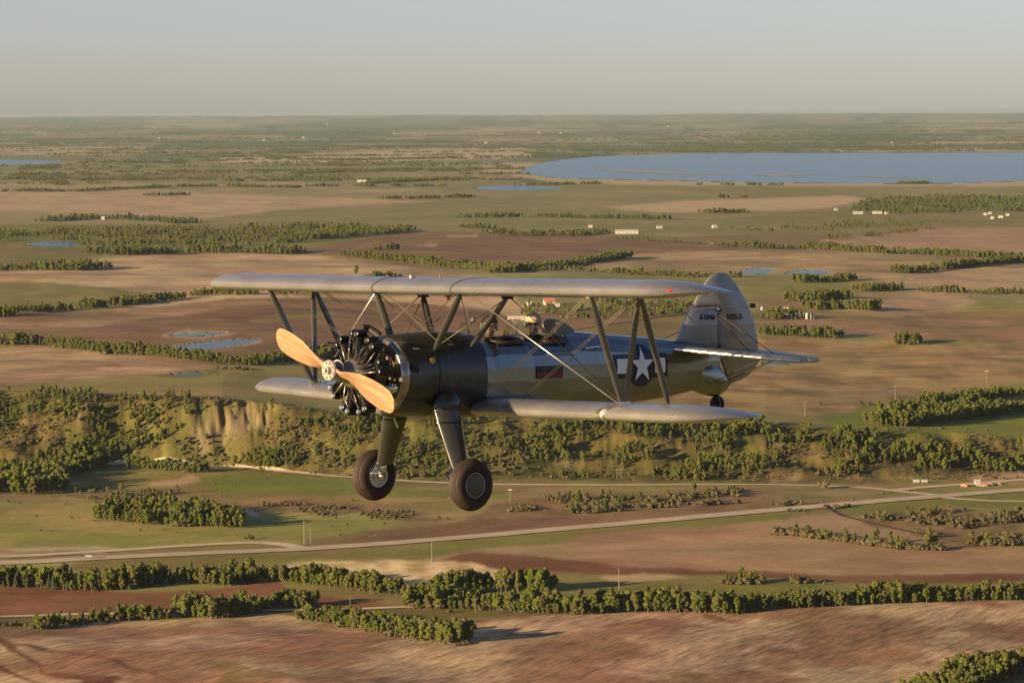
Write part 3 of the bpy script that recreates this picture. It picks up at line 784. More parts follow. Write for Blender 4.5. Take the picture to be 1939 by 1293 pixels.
belt([(1500, 1104), (1590, 1106)], 8, (7, 9), 5, 'grey brown bush in the small thicket on the green strip', 'bushes on the green strip', {'shrub': .85, 'leafy': .15}, gap=.25)
belt([(860, 1160), (960, 1158), (1000, 1160)], 5, (4, 7), 8, 'small bush by the track below the long tree belt', 'bushes by the track', {'shrub': .6, 'leafy': .4}, gap=.3)
# valley
belt([(1460, 1012), (1520, 1017), (1600, 1027), (1700, 1040), (1790, 1043)], 9, (8, 11), 4.5, 'olive shrub in the hedge across the tan field', 'hedge shrubs across the tan field', {'shrub': .85, 'leafy': .15})
plant(*ground_at([(1757, 1040)])[0], 'leafy', 15, 'tall pale tree at the right end of the hedge by the ditch', None)
belt([(1830, 1030), (1900, 1034), (1980, 1032)], 8, (7, 9), 5, 'olive shrub beside the creek at the right edge', 'creek shrubs at the right edge', {'shrub': .9, 'leafy': .1})
region([(172, 984), (200, 968), (300, 960), (400, 970), (462, 990), (462, 1000), (380, 1000), (250, 993)], 330, (9, 13), 'leafy tree in the oval grove on the green meadow', 'oval grove on the meadow', {'leafy': .95, 'shrub': .05})
belt([(468, 1022), (486, 1022)], 4, (8, 9), 5, 'bush standing alone by the highway below the oval grove', 'bushes by the highway', {'shrub': .5, 'leafy': .5})
region([(-60, 935), (-60, 905), (40, 900), (120, 905), (135, 930), (60, 938)], 150, (12, 17), 'big pale willow on the meadow at the left edge', 'big willows at the left edge')
region([(50, 905), (70, 870), (150, 858), (215, 862), (200, 885), (150, 900), (100, 910)], 220, (10, 15), 'tree of the dense grove beside the gravel road, left', 'dense grove beside the gravel road')
belt([(236, 884), (300, 890), (380, 897)], 12, (8, 11), 5.5, 'leafy tree in the short row below the gravel road, left', 'short row below the gravel road', {'leafy': .9, 'shrub': .1})
region([(130, 945), (150, 928), (330, 925), (345, 938), (260, 948)], 220, (5, 9), 'brown scrub bush in the gully at the left', 'gully scrub left', {'shrub': .9, 'leafy': .1}, 0.0)
region([(490, 965), (500, 948), (650, 960), (800, 972), (850, 985), (700, 988), (560, 975)], 260, (4, 7), 'brown scrub bush along the creek bed below the landing gear', 'creek bed scrub', {'shrub': 1}, 0.0, 25)
region([(955, 975), (1000, 950), (1100, 935), (1250, 928), (1400, 928), (1420, 952), (1300, 960), (1100, 974)], 240, (6, 10), 'brown scrub bush between the two roads', 'scrub between the roads', {'shrub': .93, 'leafy': .07}, -0.05)
region([(1440, 965), (1450, 950), (1560, 945), (1640, 946), (1630, 962), (1500, 970)], 220, (5, 8), 'brown scrub bush by the highway, right of centre', 'scrub by the highway', {'shrub': 1}, 0.0)
region([(1600, 990), (1650, 975), (1800, 965), (2000, 955), (2000, 1035), (1860, 1030), (1780, 1022), (1700, 1000)], 220, (6, 10), 'olive scrub bush in the rough ground right of the ditch', 'scrub right of the ditch', {'shrub': .94, 'leafy': .06}, 0.0)
plant(*ground_at([(1560, 925)])[0], 'shrub', 7, 'round pale bush on the verge of the gravel road', None)
# bluff
gb = 'trees on the bluff'
TB = {'leafy': .88, 'shrub': .12}
region([(-60, 742), (100, 742), (200, 750), (330, 752), (420, 758), (410, 775), (370, 795), (340, 825), (290, 850), (240, 862), (180, 842), (170, 800), (90, 790), (-60, 785)], 300, (4.5, 9), 'green leafy tree on the left part of the bluff', gb + ' left', TB, -0.3, 38)
region([(-60, 785), (180, 800), (170, 850), (60, 860), (-60, 850)], 330, (3.5, 8), 'low scrub on the grassy foot of the bluff, left', gb + ' foot', {'shrub': .9, 'leafy': .1}, -0.05, 30)
region([(500, 835), (540, 810), (620, 788), (690, 780), (720, 800), (700, 840), (640, 860), (580, 835)], 300, (5, 9), 'green leafy tree on the bluff behind the wheels', gb + ' centre', TB, -0.2)
region([(440, 880), (470, 855), (540, 850), (565, 870), (560, 890), (500, 890)], 260, (8, 11), 'leafy tree in the rounded copse under the bare cliff', 'copse under the cliff', TB)
region([(560, 800), (700, 775), (1000, 795), (1000, 900), (760, 905), (600, 880)], 380, (4, 9), 'scrub on the open middle slope of the bluff', gb + ' slope', {'shrub': .6, 'leafy': .4}, -0.12, 32)
region([(985, 848), (1010, 815), (1100, 798), (1250, 800), (1450, 806), (1470, 840), (1440, 900), (1330, 912), (1230, 905), (1120, 880), (1020, 875)], 290, (5, 10), 'bright green poplar on the wooded bluff below the lower wing', gb + ' below the wing', {'leafy': .95, 'shrub': .05}, -0.12, 48)
region([(980, 880), (1060, 880), (1150, 900), (1200, 908), (1050, 910)], 130, (6, 9), 'leafy tree at the bluff foot below the wing', gb + ' foot below the wing', TB, 0.0)
region([(1450, 815), (1640, 822), (1700, 835), (1690, 880), (1600, 905), (1500, 898), (1460, 870)], 270, (6, 10.5), 'leafy tree on the bluff right of the bare knoll', gb + ' right of the knoll', {'leafy': .82, 'shrub': .18}, -0.1, 42)
region([(1690, 850), (1800, 856), (2060, 862), (2060, 888), (1850, 892), (1700, 890)], 240, (9, 12), 'leafy tree in the wood at the bluff foot, right edge', gb + ' right edge', {'leafy': .88, 'shrub': .12}, -0.25, 40)
region([(860, 788), (1100, 796), (1450, 800), (1450, 812), (1100, 806), (860, 800)], 170, (7, 10), 'tree along the rim of the bluff under the lower wing', gb + ' rim', {'leafy': .9, 'shrub': .1}, 0.0)
region([(250, 850), (360, 828), (430, 832), (530, 820), (480, 862), (410, 884), (300, 878)], 420, (3.5, 8), 'low scrub on the slope under the bare cliff', 'scrub under the cliff', {'shrub': .85, 'leafy': .15}, 0.0, 30)
belt([(380, 770), (440, 764), (520, 770)], 6, (5, 8), 6, 'bush on the rim above the bare cliff', 'bushes above the cliff', {'shrub': .6, 'leafy': .4}, .35)
region([(520, 775), (640, 790), (580, 882), (430, 884), (520, 820)], 420, (3.5, 8), 'olive scrub on the slope right of the bare cliff', 'scrub right of the cliff', {'shrub': .8, 'leafy': .2}, -0.05, 26)
region([(-60, 745), (400, 755), (700, 785), (1000, 797), (1450, 806), (2000, 840), (2000, 895), (1450, 912), (1000, 906), (650, 902), (380, 880), (-60, 885)], 110, (2, 5.5), 'small olive bush on the open bluff', 'small bushes on the bluff', {'shrub': 1}, -0.2, 30)
region([(-60, 895), (380, 895), (960, 935), (1640, 930), (2000, 925), (2000, 1000), (1300, 985), (700, 1020), (-60, 1035)], 9, (2, 5), 'small lone bush on the valley meadow', 'lone bushes on the valley floor', {'shrub': 1}, 0.05, 60)
# plateau
gp = 'plateau belts'
belt([(1652, 806), (1720, 809), (1800, 800), (1939, 782), (2080, 765)], 42, (11, 14), 7, 'tree in the broad dark shelterbelt crossing the green wedge', 'shelterbelt on the green wedge')
belt([(1700, 782), (1800, 766), (1939, 748), (2060, 735)], 18, (9, 11), 7, 'paler tree in the back row of the shelterbelt on the green wedge', 'back row on the green wedge', {'leafy': .8, 'shrub': .2})
belt([(-60, 652), (80, 654), (200, 670), (290, 674), (400, 688), (480, 692), (560, 684), (660, 676)], 26, (8, 11), 6.5, 'tree in the long hedge between brown and tan fields at the left', 'long hedge left', {'leafy': .85, 'shrub': .15})
belt([(420, 700), (470, 698), (470, 702)], 14, (4, 7), 6, 'grey bush on the grass below the hedge', 'bushes below the hedge', {'shrub': 1})
belt([(60, 592), (130, 588), (220, 580), (300, 572), (400, 558), (500, 560), (560, 558)], 22, (8, 11), 7, 'tree in the hedge above the brown field with two ponds', 'hedge above the ponds', {'leafy': .8, 'shrub': .2}, .05)
belt([(-60, 602), (0, 601), (36, 599)], 30, (10, 13), 7, 'tree in the dark clump at the left edge above the brown field', 'clump at the left edge')
belt([(-60, 508), (60, 513), (150, 513), (216, 509)], 55, (11, 15), 8, 'tree in the dark copse on the pale stubble, left', 'copse on the stubble')
belt([(165, 482), (240, 484), (350, 480), (450, 480), (548, 483)], 60, (12, 15), 8, 'tree in the front edge of the big wood, left', 'front of the big wood')
region([(-60, 452), (60, 438), (200, 436), (420, 430), (600, 428), (780, 434), (780, 440), (600, 455), (560, 462), (420, 466), (200, 470), (60, 458)], 55, (10, 14), 'tree in the scattered woods, middle left', 'scattered woods', {'leafy': .9, 'shrub': .1}, 0.08, 90)
belt([(110, 420), (200, 414), (300, 420), (330, 424)], 60, (10, 13), 9, 'spruce in the dark plantation far left', 'dark plantation', {'spruce': .7, 'leafy': .3})
belt([(490, 450), (600, 454), (700, 446), (785, 438)], 60, (11, 14), 9, 'tree in the wood right of the scattered woods', 'wood above the upper wing')
belt([(640, 484), (740, 495), (850, 507), (950, 517), (1010, 512), (1100, 502), (1195, 488)], 24, (10, 13), 7, 'tree in the hedge above the upper wing', 'hedge above the upper wing', {'leafy': .9, 'shrub': .1})
belt([(706, 475), (742, 475)], 22, (11, 13), 7, 'tree in the small square copse on the brown field', 'square copse')
plant(*ground_at([(675, 521)])[0], 'leafy', 15, 'lone round tree on the stubble above the upper wing', None)
belt([(690, 526), (765, 526)], 12, (7, 9), 7, 'low tree in the row just above the upper wing', 'row above the wing')
belt([(960, 512), (1100, 514), (1200, 521), (1350, 527), (1400, 526)], 18, (7, 10), 7, 'tree in the thin hedge right of centre', 'thin hedge', {'leafy': .85, 'shrub': .15})
for q, l in (([(1518, 536), (1575, 535), (1625, 530)], 'tree in the copse beside the blue pond'), ([(1488, 571), (1540, 571), (1616, 566)], 'tree in the dark copse right of the fin'), ([(1642, 553), (1712, 550)], 'tree in the short copse under the pale field'), ([(1715, 518), (1782, 514)], 'tree in the copse left of the farm track'), ([(1790, 512), (1860, 504), (1980, 493)], 'tree in the rising belt at the right edge'), ([(1450, 600), (1500, 604), (1470, 606)], 'tree around the grain bins'), ([(1440, 634), (1500, 637), (1592, 641)], 'tree in the straight hedge right of the rudder'), ([(1696, 653), (1748, 653)], 'tree in the small lone copse on the tan field'), ([(1545, 588), (1600, 586), (1640, 590)], 'tree beside the field edge right of the bins')):
    belt(q, 26, (9, 13), 7, l, l.replace('tree in the ', 'trees of the ').replace('tree ', 'trees '), {'leafy': .92, 'shrub': .08})
belt([(1560, 768), (1620, 764), (1650, 768)], 6, (5, 7), 7, 'low bush by the fence line right of the tail', 'bushes by the fence line', {'shrub': 1}, .2)
belt([(1740, 552), (1850, 557), (2000, 562)], 14, (7, 10), 7, 'tree in the hedge below the pale field at the right', 'hedge below the pale field', {'leafy': .8, 'shrub': .2})
belt([(1360, 468), (1450, 471), (1560, 473), (1680, 481), (1760, 483), (1850, 488), (2000, 493)], 20, (10, 13), 7, 'tree in the long hedge across the right half', 'long hedge right', {'leafy': .92, 'shrub': .08})
belt([(1570, 453), (1640, 448), (1770, 434)], 10, (6, 9), 8, 'small tree along the upper edge of the tan field', 'trees above the tan field', {'leafy': .7, 'shrub': .3}, .1)
belt([(865, 414), (1000, 412), (1100, 414), (1262, 416)], 40, (10, 13), 9, 'tree in the dark belt behind the long white barn', 'belt behind the barn')
belt([(870, 432), (912, 434)], 40, (10, 12), 9, 'tree in the copse left of the barn', 'copse left of the barn')
belt([(915, 443), (1000, 447), (1100, 447), (1155, 442)], 40, (10, 13), 8, 'tree in the wood beside the barn', 'wood beside the barn', {'leafy': .8, 'shrub': .2})
belt([(1165, 452), (1250, 460), (1330, 464)], 10, (6, 8), 8, 'low tree in the hedge in front of the barn', 'hedge in front of the barn')
region([(1610, 400), (1640, 378), (1780, 374), (2050, 374), (2050, 392), (1860, 402), (1700, 408)], 42, (10, 14), 'tree of the farm woods at the upper right', 'farm woods upper right', {'leafy': .75, 'spruce': .25}, -0.05, 110)
region([(1380, 436), (1500, 428), (1700, 420), (1800, 424), (1740, 434), (1600, 438), (1450, 442)], 26, (8, 12), 'tree scattered below the farm at the upper right', 'trees below the farm', {'leafy': .85, 'shrub': .15}, 0.05, 80)
region([(980, 598), (1000, 578), (1120, 572), (1330, 570), (1350, 590), (1200, 604), (1050, 604)], 70, (8, 11), 'tree around the farmyard seen under the upper wing', 'trees seen under the wing', {'leafy': .8, 'shrub': .2}, 0.0, 50)
for q in ([(1362, 376), (1415, 376)], [(1340, 405), (1425, 403)], [(575, 354), (700, 354), (842, 354)], [(290, 372), (362, 370)], [(-60, 362), (150, 364), (250, 359), (330, 355), (420, 354), (555, 357)], [(733, 378), (790, 377), (910, 374)], [(700, 349), (860, 340)], [(1700, 350), (1939, 342)]):
    belt(q, 40, (9, 12), 8, 'tree in a distant belt on the far plain', 'distant belts', {'leafy': 1}, .12)
for q in ([(150, 310), (275, 309), (335, 311)], [(390, 304), (620, 303)], [(560, 330), (700, 325), (800, 322)], [(640, 305), (880, 299)], [(20, 333), (120, 332)], [(980, 352), (1140, 350)], [(1320, 352), (1480, 352)]):
    belt(q, 45, (8, 12), 9.5, 'tree in a far belt towards the lake', 'far belts', {'leafy': 1}, .1)
# belts along the section lines of the far plain
for _ in range(620):
    r = math.exp(RNG.uniform(math.log(13500 if _ < 330 else 3600), math.log(60000))); a = RNG.uniform(-0.155, 0.155) if _ < 330 else RNG.choice([-1, 1]) * RNG.uniform(.23, .42)
    x, y = r * math.sin(a), r * math.cos(a)
    if (inside(water_rings[0][1], np.array([x]), np.array([y])) | inside(water_rings[1][1], np.array([x]), np.array([y])))[0]: continue
    L = RNG.uniform(120, 700) * (1 + r / 25000); rot = math.radians(9 + (90 if RNG.uniform() < .2 else 0)) + RNG.normal(0, .06)
    dx, dy = math.cos(rot) * L / 2, math.sin(rot) * L / 2
    belt(None, RNG.uniform(15, 60) * (1 + r / 30000), (7, 12), 8.5 * (r / 9000) ** 0.7, 'tree in a far belt', 'far belts', {'leafy': 1}, .1, xy=np.array([(x - dx, y - dy), (x, y), (x + dx, y + dy)]))
print('plants', len(PLANTS))

def build_plants():
    kinds = {'leafy': 'leafy_tree', 'spruce': 'spruce_tree', 'shrub': 'shrub'}
    cats = {'leafy': 'tree', 'spruce': 'spruce tree', 'shrub': 'shrub'}
    lim = {'leafy': 285, 'spruce': 120, 'shrub': 240}
    P = np.array([(p[1], p[2]) for p in PLANTS]); Z = ground_z(P[:, 0], P[:, 1])
    # nothing grows in water or on the highway
    bad = np.zeros(len(P), bool)
    bad |= inside(ground_at(densify([(372, 814), (385, 790), (425, 772), (520, 771), (512, 806), (440, 824), (372, 814)], 5)), P[:, 0], P[:, 1])
    for nm, xy, lvl in water_rings: bad |= inside(xy, P[:, 0], P[:, 1])
    hx = np.interp(P[:, 0], hw_xy[:, 0], hw_xy[:, 1]); bad |= np.abs(P[:, 1] - hx) < 16
    uv = world_to_px(np.stack([P[:, 0], P[:, 1], Z], 1))
    dist = np.hypot(P[:, 0], P[:, 1])
    H = np.array([p[3] for p in PLANTS]); size = H * FPX / dist
    seen = (uv[:, 0] > -15) & (uv[:, 0] < 1955) & (uv[:, 1] - size < 1290) & (uv[:, 1] > 0)
    # hidden behind the aeroplane's own outline: fuselage and engine
    hid = (uv[:, 0] > 740) & (uv[:, 0] < 1340) & (uv[:, 1] > 640) & (uv[:, 1] < 770)
    wide = {}
    for g_ in set(p[5] for p in PLANTS if p[5]):
        q_ = [uv[i, 0] for i, p in enumerate(PLANTS) if p[5] == g_]; wide[g_] = min(1939, max(q_)) - max(0, min(q_))
    rank = np.argsort(-size)
    chosen = {k: 0 for k in kinds}; solo = set(); front = np.zeros(len(P))
    for i in rank:
        k = PLANTS[i][0]
        if bad[i] or not seen[i] or hid[i] or chosen[k] >= lim[k] or size[i] < (9 if k != 'shrub' else 7): continue
        chosen[k] += 1; solo.add(int(i))
    rest = {k: [] for k in kinds}
    for i, p in enumerate(PLANTS):
        if bad[i]: continue
        k = p[0]
        if i in solo:
            v = int(RNG.integers(0, NVAR[k]))
            t = empty(kinds[k], (p[1], p[2], Z[i]), RNG.uniform(0, 6.28))
            w = p[3] * RNG.uniform(0.85, 1.3)
            t.scale = (w, w, p[3])
            lab = p[4]
            if k == 'spruce': lab = 'dark spruce' + lab[lab.index(' in '):] if ' in ' in lab else lab
            if k == 'shrub' and 'shrub' not in lab and 'bush' not in lab and 'scrub' not in lab:
                j = min([lab.index(s) for s in (' in ', ' on ', ' along ', ' at ', ' of ', ' beside ', ' around ', ' scattered ') if s in lab] + [999])
                lab = 'low shrub' + (lab[j:] if j < 999 else ' beside ' + lab)
            if k == 'leafy' and lab.split()[:2] and ('shrub' in lab or 'bush' in lab or 'scrub' in lab):
                lab = lab.replace('scrub bush', 'X').replace('shrub', 'X').replace('bush', 'X').replace('scrub', 'X').replace('X', 'leafy tree', 1).replace('X', '').replace('brown ', '').replace('grey ', '')
            gname = (p[5] + ', ' + cats[k]) if p[5] else None
            if p[5]:
                u = uv[i, 0]
                w_ = ['near the left edge', 'left of the engine', 'below the nose', 'below the cockpits', 'below the tail', 'near the right edge'][int(min(5, max(0, u // 323)))]
                words_ = lab.split()
                if wide[p[5]] > 420 and len(words_) + len(w_.split()) + 1 <= 16: lab = lab + ', ' + w_; gname = gname + ' ' + w_
            if len(lab.split()) > 16: print('LONG', lab)
            prop(t, lab, cats[k], gname)
            c = link('crown', CROWN[k][v], t); tr = link('trunk', TRUNK[k][v], t)
        else: rest[k].append((p[1], p[2], Z[i], p[3], dist[i]))
    names = {'leafy': 'woodland', 'spruce': 'spruce_woodland', 'shrub': 'brushwood'}
    for k, rows in rest.items():
        if not rows: continue
        A = np.array(rows); n = len(A)
        me = bpy.data.meshes.new(names[k]); me.vertices.add(n)
        me.vertices.foreach_set('co', A[:, :3].astype(np.float32).ravel())
        w = A[:, 3] * RNG.uniform(0.9, 1.3, n)
        w = w * np.clip((A[:, 4] / 9000) ** 0.6, 1, 2.6)
        s = np.stack([w, w, A[:, 3]], 1)
        a = me.attributes.new('form_size', 'FLOAT_VECTOR', 'POINT'); a.data.foreach_set('vector', s.astype(np.float32).ravel())
        rt = np.zeros((n, 3)); rt[:, 2] = RNG.uniform(0, 6.28, n)
        a = me.attributes.new('form_turn', 'FLOAT_VECTOR', 'POINT'); a.data.foreach_set('vector', rt.astype(np.float32).ravel())
        a = me.attributes.new('form_index', 'INT', 'POINT'); a.data.foreach_set('value', RNG.integers(0, NVAR[k], n).astype(np.int32))
        o = link(names[k], me)
        prop(o, kind='stuff', label={'leafy': 'leafy woods, hedges and belts out to the far plain', 'spruce': 'dark spruces standing farther off', 'shrub': 'brown and olive scrub on slopes and rough ground'}[k])
        ng = bpy.data.node_groups.new('grow_' + names[k], 'GeometryNodeTree')
        ng.interface.new_socket('Geometry', in_out='INPUT', socket_type='NodeSocketGeometry')
        ng.interface.new_socket('Geometry', in_out='OUTPUT', socket_type='NodeSocketGeometry')
        N = ng.nodes.new; L = ng.links.new
        gi, go = N('NodeGroupInput'), N('NodeGroupOutput')
        mp = N('GeometryNodeMeshToPoints'); io = N('GeometryNodeInstanceOnPoints'); ci = N('GeometryNodeCollectionInfo')
        ci.inputs['Collection'].default_value = HIDDEN[k]
        ci.inputs['Separate Children'].default_value = True; ci.inputs['Reset Children'].default_value = True
        def na(nm, ty):
            q = N('GeometryNodeInputNamedAttribute'); q.data_type = ty; q.inputs['Name'].default_value = nm
            return q.outputs['Attribute']
        L(gi.outputs[0], mp.inputs['Mesh']); L(mp.outputs[0], io.inputs['Points']); L(ci.outputs[0], io.inputs['Instance'])
        io.inputs['Pick Instance'].default_value = True
        L(na('form_index', 'INT'), io.inputs['Instance Index'])
        e2r = N('FunctionNodeEulerToRotation'); L(na('form_turn', 'FLOAT_VECTOR'), e2r.inputs[0]); L(e2r.outputs[0], io.inputs['Rotation'])
        L(na('form_size', 'FLOAT_VECTOR'), io.inputs['Scale']); L(io.outputs[0], go.inputs[0])
        md = o.modifiers.new('grow', 'NODES'); md.node_group = ng
    print('solo', chosen, {k: len(v) for k, v in rest.items()})
build_plants()

# ---------------------------------------------------------------- farm buildings, bins, poles, a car
MW_ = mat('white_siding', (.40, .37, .32), 0.6, vary=.1, scale=2); MGREY = mat('grey_roof', (.34, .33, .30), 0.5, 0.3, vary=.15, scale=2)
MRED = mat('red_roof', (.42, .13, .08), 0.7, vary=.15, scale=2); MPINK = mat('weathered_roof', (.55, .40, .33), 0.6, vary=.15, scale=2)
MDARK = mat('dark_glass', (.03, .035, .04), 0.2, vary=.1); MGALV = mat('galvanised', (.55, .55, .52), 0.4, 0.5, vary=.12, scale=4); MTAN = mat('tan_siding', (.42, .34, .25), 0.7, vary=.12, scale=2)
def boxvf(x0, x1, y0, y1, z0, z1):
    v = [(x0, y0, z0), (x1, y0, z0), (x1, y1, z0), (x0, y1, z0), (x0, y0, z1), (x1, y0, z1), (x1, y1, z1), (x0, y1, z1)]
    return v, [(0, 3, 2, 1), (4, 5, 6, 7), (0, 1, 5, 4), (1, 2, 6, 5), (2, 3, 7, 6), (3, 0, 4, 7)]
def building(name, px, w, d, h, rh, rot, wall, roof, label, cat, nwin=3, door=True, group=None):
    p = ground_at([px])[0]; z = float(ground_z(p[0], p[1])[0])
    t = empty(name, (p[0], p[1] + d / 2, z - 0.1), math.radians(rot))
    prop(t, label, cat, group)
    # gabled walls in one piece
    x, y = w / 2, d / 2
    v = [(-x, -y, -1), (x, -y, -1), (x, y, -1), (-x, y, -1), (-x, -y, h), (x, -y, h), (x, y, h), (-x, y, h), (-x, 0, h + rh), (x, 0, h + rh)]
    f = [(0, 1, 5, 4), (2, 3, 7, 6), (1, 2, 6, 9, 5), (3, 0, 4, 8, 7)]
    link('wall', pymesh('wall', v, f), t, wall)
    o, th = 0.35, 0.22
    k = rh / y
    def sl(s):
        a = [(-x - o, s * (y + o), h - o * k + .03), (x + o, s * (y + o), h - o * k + .03), (x + o, 0, h + rh + .03), (-x - o, 0, h + rh + .03)]
        b = [(q[0], q[1], q[2] + th) for q in a]
        return a + b
    v = sl(-1) + sl(1); f = []
    for b in (0, 8):
        f += [(b, b + 1, b + 2, b + 3), (b + 4, b + 7, b + 6, b + 5), (b, b + 4, b + 5, b + 1), (b + 1, b + 5, b + 6, b + 2), (b + 3, b + 2, b + 6, b + 7), (b, b + 3, b + 7, b + 4)]
    link('roof', pymesh('roof', v, f), t, roof)
    if door:
        dw = min(4.0, w * 0.16)
        link('door', pymesh('door', *boxvf(-dw / 2, dw / 2, -y - .06, -y + .05, 0.1, min(h - .3, 2.2 if w < 18 else 3.6))), t, MGREY)
    for i in range(nwin):
        cx_ = (-0.5 + (i + 0.5) / nwin) * w * 0.9
        if abs(cx_) < w * 0.1: continue
        fr = link('window', pymesh('window', *boxvf(cx_ - .7, cx_ + .7, -y - .05, -y + .05, 1.2, min(h - .3, 2.6))), t, MW_)
        link('pane', pymesh('pane', *boxvf(cx_ - .58, cx_ + .58, -y - .08, -y - .02, 1.3, min(h - .4, 2.5))), fr, MDARK)
    return t
building('barn', (1187, 443), 42, 13, 5.5, 2.6, 4, MW_, MW_, 'long white barn with a low roof beside the wood', 'barn', 5)
building('farmhouse', (1249, 433), 11, 8, 4.2, 2.2, 8, MW_, MGREY, 'small white house right of the long barn', 'house', 3)
building('shed', (1118, 431), 8, 6, 3.6, 1.4, 0, MW_, MPINK, 'tiny pale shed left above the long barn', 'shed', 0)
building('farmhouse', (1353, 432), 9, 8, 3.8, 2.4, 15, MW_, MW_, 'lone white cottage on the green slope right of the barn', 'house', 2)
building('farm_shed', (1625, 406), 22, 10, 5, 2, 0, MGREY, MW_, 'left grey shed of the pair at the upper right farm', 'shed', 0)
building('farm_shed', (1662, 405), 22, 10, 4.5, 2, 0, MW_, MGREY, 'pale roofed shed right of the grey shed, upper right farm', 'shed', 0)
building('farm_shed', (1679, 406), 7, 6, 4.5, 1.5, 20, MW_, MGREY, 'tiny white shed at the end of the upper right farm row', 'shed', 0)
building('farmhouse', (1583, 399), 8, 7, 4, 2.2, 10, MW_, MGREY, 'white house beside a dark spruce at the wood edge, upper right', 'house', 2)
for (u, v), l in zip([(1866, 408), (1879, 415), (1895, 413), (1908, 409), (1875, 406)], ['first white yard building from the left near the right edge', 'lowest white yard building near the right edge', 'widest white yard building near the right edge', 'last white yard building near the right edge', 'rear white yard building near the right edge']):
    building('yard_building', (u, v), 10 if 'widest' in l else 7, 6, 4, 1.6, RNG.uniform(-15, 15), MW_, MW_, l, 'building', 0, group='white yard buildings near the right edge')
building('farmhouse', (1040, 578), 13, 9, 4, 4.5, 12, MW_, MRED, 'house with a steep red roof under the upper wing', 'house', 3)
building('shed', (1002, 579), 8, 6, 3, 1.5, -8, MW_, MW_, 'small white shed left of the red roofed house', 'shed', 1)
building('shed', (1054, 581), 7, 5, 3, 1.3, 5, MW_, MW_, 'small white shed right of the red roofed house', 'shed', 1)
building('long_shed', (980, 607), 22, 9, 3.6, 1.6, 2, MTAN, MPINK, 'long pinkish shed seen behind the rear cockpit', 'shed', 4)
building('shed', (685, 345), 30, 12, 6, 2, 0, MW_, MW_, 'far white barn at a clearing in the distant belt', 'barn', 0)
building('shed', (195, 416), 7, 6, 5, 2, 0, MW_, MW_, 'white hut in front of the dark plantation', 'hut', 0)
building('shed', (680, 436), 7, 6, 5, 2, 0, MW_, MW_, 'white hut at the edge of the wood above the upper wing', 'hut', 0)
for i, (u, v) in enumerate([(236, 411), (266, 412), (274, 413), (284, 414)]):
    building('shed', (u, v), 6, 5, 4, 1.6, 0, MW_, MW_, ['leftmost white shed', 'second white shed', 'third white shed', 'rightmost white shed'][i] + ' behind the dark plantation', 'shed', 0, group='white sheds behind the dark plantation')
# specks of far farmsteads
for (u, v) in [(276, 233), (620, 237), (930, 242), (297, 253), (302, 263), (500, 267), (574, 261), (920, 272), (747, 254), (1092, 241), (1265, 241), (1572, 245), (1800, 231), (1865, 236), (1745, 262), (1690, 271), (470, 231), (1020, 252), (1062, 253)]:
    building('far_farmstead', (u, v), RNG.uniform(12, 30), 12, RNG.uniform(5, 8), RNG.uniform(2, 4), RNG.uniform(-20, 20), MW_, MW_, 'white speck of a far farmstead towards the horizon', 'farmstead', 0, False, 'far farmsteads')
def bin_mesh(r, h):
    V, F = [], []
    n = 18
    for z in (-.5, h):
        for k in range(n): V.append((r * math.cos(2 * math.pi * k / n), r * math.sin(2 * math.pi * k / n), z))
    for k in range(n): F.append((k, (k + 1) % n, n + (k + 1) % n, n + k))
    return V, F
def cone_mesh(r, z0, z1):
    n = 18
    V = [(r * math.cos(2 * math.pi * k / n), r * math.sin(2 * math.pi * k / n), z0) for k in range(n)] + [(0, 0, z1), (0, 0, z0)]
    return V, [(k, (k + 1) % n, n) for k in range(n)] + [((k + 1) % n, k, n + 1) for k in range(n)]
bb, rb, cb = pymesh('bin_body', *bin_mesh(1.9, 5.2)), pymesh('bin_roof', *cone_mesh(2.05, 5.22, 6.5)), None
bb.materials.append(MW_); rb.materials.append(MW_)
binpx = [(1490, 604), (1498, 604), (1507, 603), (1514, 603), (1521, 603), (1528, 604), (1535, 604), (1540, 604)]
binl = ['leftmost', 'second', 'third', 'fourth', 'fifth', 'sixth', 'seventh', 'rightmost']
for i, (u, v) in enumerate(binpx):
    p = ground_at([(u, v)])[0]
    t = empty('grain_bin', (p[0], p[1], float(ground_z(*p)[0])))
    s = [.95, .72, 1.05, 1.1, 1.05, 1.1, .95, .9][i]; t.scale = (.85 * s, .85 * s, 1.1 * s)
    prop(t, binl[i] + ' white grain bin in the front row right of the rudder', 'grain bin', 'front row of grain bins')
    link('bin_wall', bb, t); link('bin_roof', rb, t)
for i, (u, v) in enumerate([(1474, 588), (1480, 588), (1486, 588), (1492, 588), (1443, 587)]):
    p = ground_at([(u, v)])[0]
    t = empty('grain_bin', (p[0], p[1], float(ground_z(*p)[0]))); t.scale = (.9, .9, .7)
    prop(t, ['first', 'second', 'third', 'fourth', 'separate'][i] + (' low white bin of the back row from the left' if i < 4 else ' low white bin close to the rudder'), 'grain bin', 'back row of grain bins')
    link('bin_wall', bb, t); link('bin_roof', rb, t)
MPOLE = mat('weathered_pole', (.22, .18, .14), 0.85, vary=.2, scale=2)
def tubevf(p, q, r0, r1, n=8):
    p, q = np.array(p, float), np.array(q, float); d = q - p; d /= np.linalg.norm(d)
    a = np.cross(d, (0.13, 0.27, 0.95) if abs(d[2]) < .9 else (1, 0, 0)); a /= np.linalg.norm(a); b = np.cross(d, a)
    V = []
    for c, r in ((p, r0), (q, r1)):
        for k in range(n): V.append(tuple(c + (a * math.cos(2 * math.pi * k / n) + b * math.sin(2 * math.pi * k / n)) * r))
    F = [(k, (k + 1) % n, n + (k + 1) % n, n + k) for k in range(n)] + [tuple(range(n))[::-1], tuple(range(n, 2 * n))]
    return V, F
